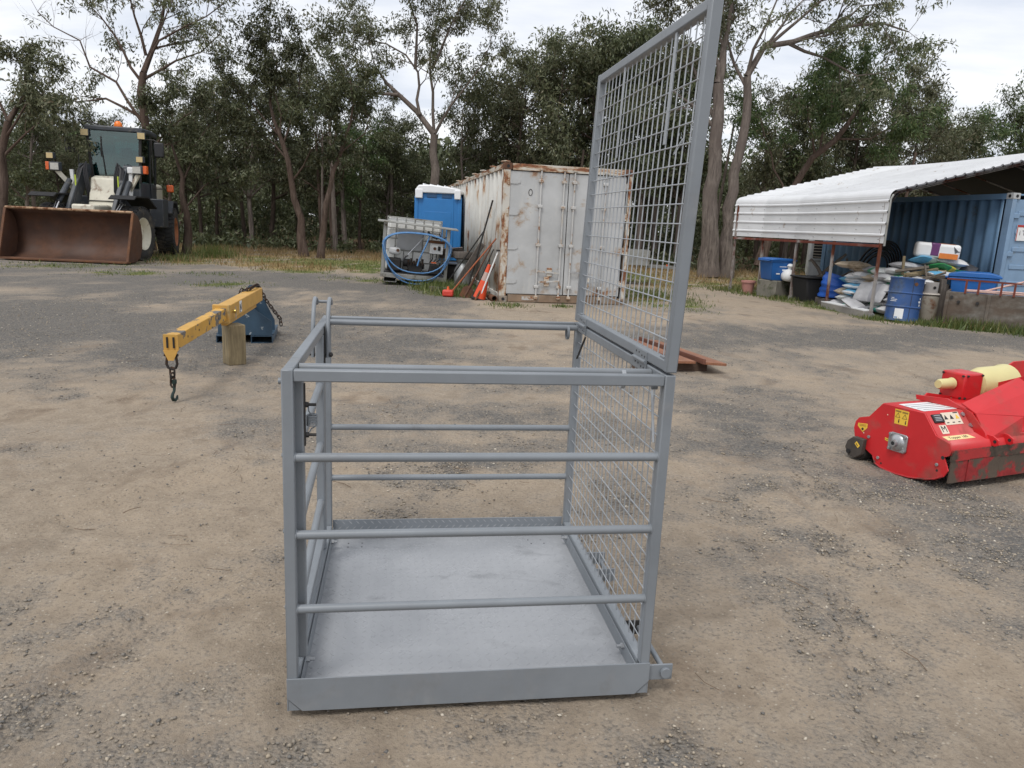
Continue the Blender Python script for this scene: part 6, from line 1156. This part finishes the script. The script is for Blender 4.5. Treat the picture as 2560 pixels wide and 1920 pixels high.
for i, (k, (base, r0, limbs)) in enumerate(KEY.items()):
    nm, lab, bk_, lf, per, cl, lev, sh_k, bare, ev = spec[k]; ntot += key_tree(nm, lab, base, r0, limbs, bk_, lf, 40 + i, per, cl, lev, sh_k, bare, every=ev)[1]
# forest behind: a few tree shapes, each copied as a tree of its own
def proto_tree(H, seed, bark, leaf, per, clump, name='forest_tree'):
    rg = random.Random(seed); root = thing(name, None, None); mb = MB(); tips = []; p = Vector((0, 0, 0)); pts = [p]; d = Vector((rg.uniform(-.1, .1), rg.uniform(-.1, .1), 1)); n = 9
    for i in range(n): d = (d + Vector((rg.gauss(0, .08), rg.gauss(0, .08), .3))).normalized(); p = p + d * (H * .86 / n); pts.append(p)
    rr = [H * .016 * (1.3 if k == 0 else 1) * (1 - .8 * k / n) for k in range(n + 1)]; mb.tube(pts, rr, 8, caps=False)
    for k in range(3, n + 1):
        for _ in range(3 if k < n else 4):
            a = rg.uniform(0, 2 * math.pi); el = rg.uniform(.2, .9); nd = Vector((math.cos(a), math.sin(a), el)).normalized(); grow(mb, tips, pts[k], nd, H * rg.uniform(.13, .23) * (1.1 - .35 * (k - 3) / n), rr[k] * .55, 1, rg)
    mb.build('trunk', bark, root, sm=60); V, F = leaves_np([tuple(p) for p, _ in tips], [clump * s for _, s in tips], per, (.11, .21)); np_obj('crown', V, F, leaf, root); return root, H
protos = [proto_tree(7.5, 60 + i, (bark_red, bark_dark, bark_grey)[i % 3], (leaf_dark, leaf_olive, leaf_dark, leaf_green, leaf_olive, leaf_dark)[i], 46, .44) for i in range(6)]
def copy_tree(o, parent=None):
    c = o.copy(); COL.objects.link(c); c.parent = parent
    for ch in list(o.children): copy_tree(ch, c)
    return c
BG = [(-19.3, 30, 5.6), (-19.8, 33, 4.8), (-19.4, 34, 4.6), (-19.2, 36, 5.7), (-15.0, 33, 6.2), (-14.2, 34, 7.2), (-14.2, 36, 7.1), (-12.0, 34, 7.4), (-11.6, 36, 7.6), (-10.9, 38, 8.7), (-8.5, 35, 7.8), (-7.5, 36, 5.8), (-6.5, 37, 5.9), (-5.8, 38, 6.4), (-2.5, 34, 7.3), (-1.4, 36, 8.3), (-0.3, 34, 8.4), (0.6, 36, 9.7), (1.3, 33, 9.1), (2.5, 35, 9.0), (3.3, 33, 9.0), (4.2, 34, 9.8), (5.1, 33, 9.9), (6.1, 34, 9.5), (7.1, 34, 9.9), (8.1, 36, 9.2), (10.3, 32, 7.3), (11.8, 33, 8.2), (12.6, 32, 7.7), (14.2, 33, 8.3), (15.8, 34, 8.8), (17.3, 35, 8.1), (21.0, 40, 7.7), (23.1, 42, 8.5), (23.5, 41, 7.7), (25.3, 42, 8.3), (26.9, 43, 9.5), (27.4, 42, 9.9), (27.2, 40, 10.2), (-21.5, 30, 6.3), (-23.6, 34, 6.4)]
rg = random.Random(8); used = set(); ORD = ['leftmost'] + (lambda u, t: u[1:] + t)('first second third fourth fifth sixth seventh eighth ninth tenth eleventh twelfth thirteenth fourteenth fifteenth sixteenth'.split(), [])
sec_of = lambda x: 'left of the grey gum' if x < -4 else ('behind the containers' if x < 6 else 'right of the mesh panel')
rank = {}
for q in sorted(BG, key=lambda q: q[0] / q[1]): rank.setdefault(sec_of(q[0]), []).append(q[:2])
BG2 = [(x, y, h, 1) for x, y, h in BG] + [(x + rg.uniform(-1.5, 1.5), rg.uniform(38, 50), rg.uniform(4.8, 6.2), 2) for x in np.arange(-34, 34, 2.6)]
for x, y, h, row in BG2:
    k = rg.randrange(6) if x < 8 else rg.choice((1, 3, 4, 0))
    root, H = protos[k]
    if k in used: root = copy_tree(root)
    used.add(k); s = h / H; root.location = (x, y, -.05); root.rotation_euler = (0, 0, rg.uniform(0, 6.28)); root.scale = (s * rg.uniform(.8, 1.1), s * rg.uniform(.8, 1.1), s)
    sec = sec_of(x)
    setk(root, (ORD[min(15, rank[sec].index((x, y)))] + ' from the left of the tall forest trees ' if row == 1 else 'small far forest tree deep in the wood ') + sec, 'tree', 'forest trees behind the yard')
for k, (root, H) in enumerate(protos):
    if k not in used:
        for ch in list(root.children): bpy.data.objects.remove(ch)
        bpy.data.objects.remove(root)
# bare trunks seen in the gloom of the wood
tm = None
for i in range(46):
    x = rg.uniform(-24, 16); y = rg.uniform(30, 41); h = rg.uniform(3.5, 6.5); r_ = rg.uniform(.05, .12)
    lean = rg.uniform(-.08, .08); o = MB().tube([(0, 0, 0), (lean * h * .4, 0, h * .45), (lean * h, rg.uniform(-.2, .2), h)], [r_ * 1.2, r_ * .9, r_ * .55], 7).build('sapling_trunk', (bark_red, bark_dark, bark_grey)[i % 3], None); o.location = (x, y, -.05)
    setk(o, ('slim bare sapling trunk in the shade left of the grey gum' if x < -4 else 'slim bare sapling trunk in the shade behind the containers' if x < 6 else 'slim bare sapling trunk in the shade behind the shed'), 'tree', 'sapling trunks in the wood')
# understorey and undergrowth of the wood, one mass
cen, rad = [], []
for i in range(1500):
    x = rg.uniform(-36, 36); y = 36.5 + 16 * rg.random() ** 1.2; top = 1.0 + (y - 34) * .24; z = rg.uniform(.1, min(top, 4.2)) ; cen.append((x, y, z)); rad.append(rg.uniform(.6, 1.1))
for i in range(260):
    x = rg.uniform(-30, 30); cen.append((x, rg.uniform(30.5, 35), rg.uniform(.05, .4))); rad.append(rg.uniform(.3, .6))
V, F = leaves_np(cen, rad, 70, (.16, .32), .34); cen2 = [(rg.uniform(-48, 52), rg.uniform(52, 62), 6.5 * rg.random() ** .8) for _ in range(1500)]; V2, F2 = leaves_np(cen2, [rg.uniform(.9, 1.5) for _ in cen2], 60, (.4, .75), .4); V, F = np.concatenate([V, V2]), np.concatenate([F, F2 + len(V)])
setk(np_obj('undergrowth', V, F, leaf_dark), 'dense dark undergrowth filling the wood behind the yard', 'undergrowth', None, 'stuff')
# ------------------------------------------------------------------ grass, one mass for green and one for dry
def blades(name, n, cond, hmin, hmax, cols, label, wd=.010, box=(-26, 22, 13.2, 33), clumps=None):
    x = NR.uniform(box[0], box[1], n * 14); y = NR.uniform(box[2], box[3], n * 14); g, gr, dry, lit = ground_masks(x, y); keep = cond(gr, dry, lit, NR.uniform(0, 1, len(x)), x, y); x, y = x[keep][:n], y[keep][:n]
    if clumps is not None:
        cx = np.concatenate([NR.normal(c[0], c[2], int(c[3])) for c in clumps]); cy = np.concatenate([NR.normal(c[1], c[2], int(c[3])) for c in clumps]); hs = np.concatenate([np.full(int(c[3]), c[4]) for c in clumps]); x = np.concatenate([x, cx]); y = np.concatenate([y, cy])
    n = len(x); h = NR.uniform(hmin, hmax, n)
    if clumps is not None: h[-len(cx):] = hs * NR.uniform(.5, 1.1, len(cx))
    a = NR.uniform(0, 2 * np.pi, n); w_ = wd * NR.uniform(.6, 1.4, n); lean = NR.normal(0, .35, (n, 2)) * h[:, None]
    p = np.stack([x, y, np.zeros(n) - .01], -1); s = np.stack([np.cos(a), np.sin(a), np.zeros(n)], -1) * w_[:, None]
    tip = p + np.stack([lean[:, 0], lean[:, 1], h], -1); V = np.stack([p - s, p + s, tip], 1).reshape(-1, 3)
    return setk(np_obj(name, V, np.arange(3 * n).reshape(n, 3), leafmat(name + '_leaf', cols, .3)), label, 'grass', None, 'stuff')
GC = ((0, (.055, .085, .022)), (.5, (.095, .135, .034)), (.85, (.16, .18, .055)), (1, (.24, .20, .09)))
DC = ((0, (.17, .12, .055)), (.5, (.28, .20, .095)), (.9, (.38, .28, .14)), (1, (.15, .15, .05)))
cl = [(-1.5, 16.6, .35, 900, .22), (-1.25, 16.0, .25, 700, .2), (-1.0, 15.5, .22, 500, .14), (-1.9, 17.6, .4, 700, .22), (7.4, 14.05, .2, 260, .12), (7.75, 13.95, .2, 260, .13), (8.2, 13.7, .22, 420, .25), (8.55, 13.45, .15, 260, .22), (9.0, 13.0, .25, 400, .22), (7.0, 14.5, .15, 200, .12), (6.75, 17.2, .2, 200, .12), (6.5, 18.2, .25, 260, .13), (6.1, 19.3, .3, 300, .14), (5.8, 20.4, .35, 400, .15), (-.15, 14.0, .2, 260, .07), (.9, 14.25, .13, 120, .06), (3.1, 17.2, .5, 700, .12), (3.0, 18.5, .5, 700, .14), (6.9, 16.2, .2, 250, .1), (-10.2, 22.3, .5, 500, .2), (-9.9, 24.5, .35, 600, .5)]
blades('green_grass', 26000, lambda gr, dry, lit, u, x, y: (gr > .30) & (u < gr * (1 - dry * .85)) & (lit < .5), .03, .10, GC, 'short green grass on the verge behind the yard', .010, clumps=cl)
blades('dry_grass', 24000, lambda gr, dry, lit, u, x, y: (gr > .25) & (u < gr * dry) & (lit < .8) & (y > 20), .06, .26, DC, 'dry golden grass along the foot of the trees', .011)
blades('sparse_weeds', 2500, lambda gr, dry, lit, u, x, y: (gr > .15) & (u < .3), .02, .06, GC, 'sparse low weeds at the edges of the gravel', .010, (-12, 10, 9, 20))
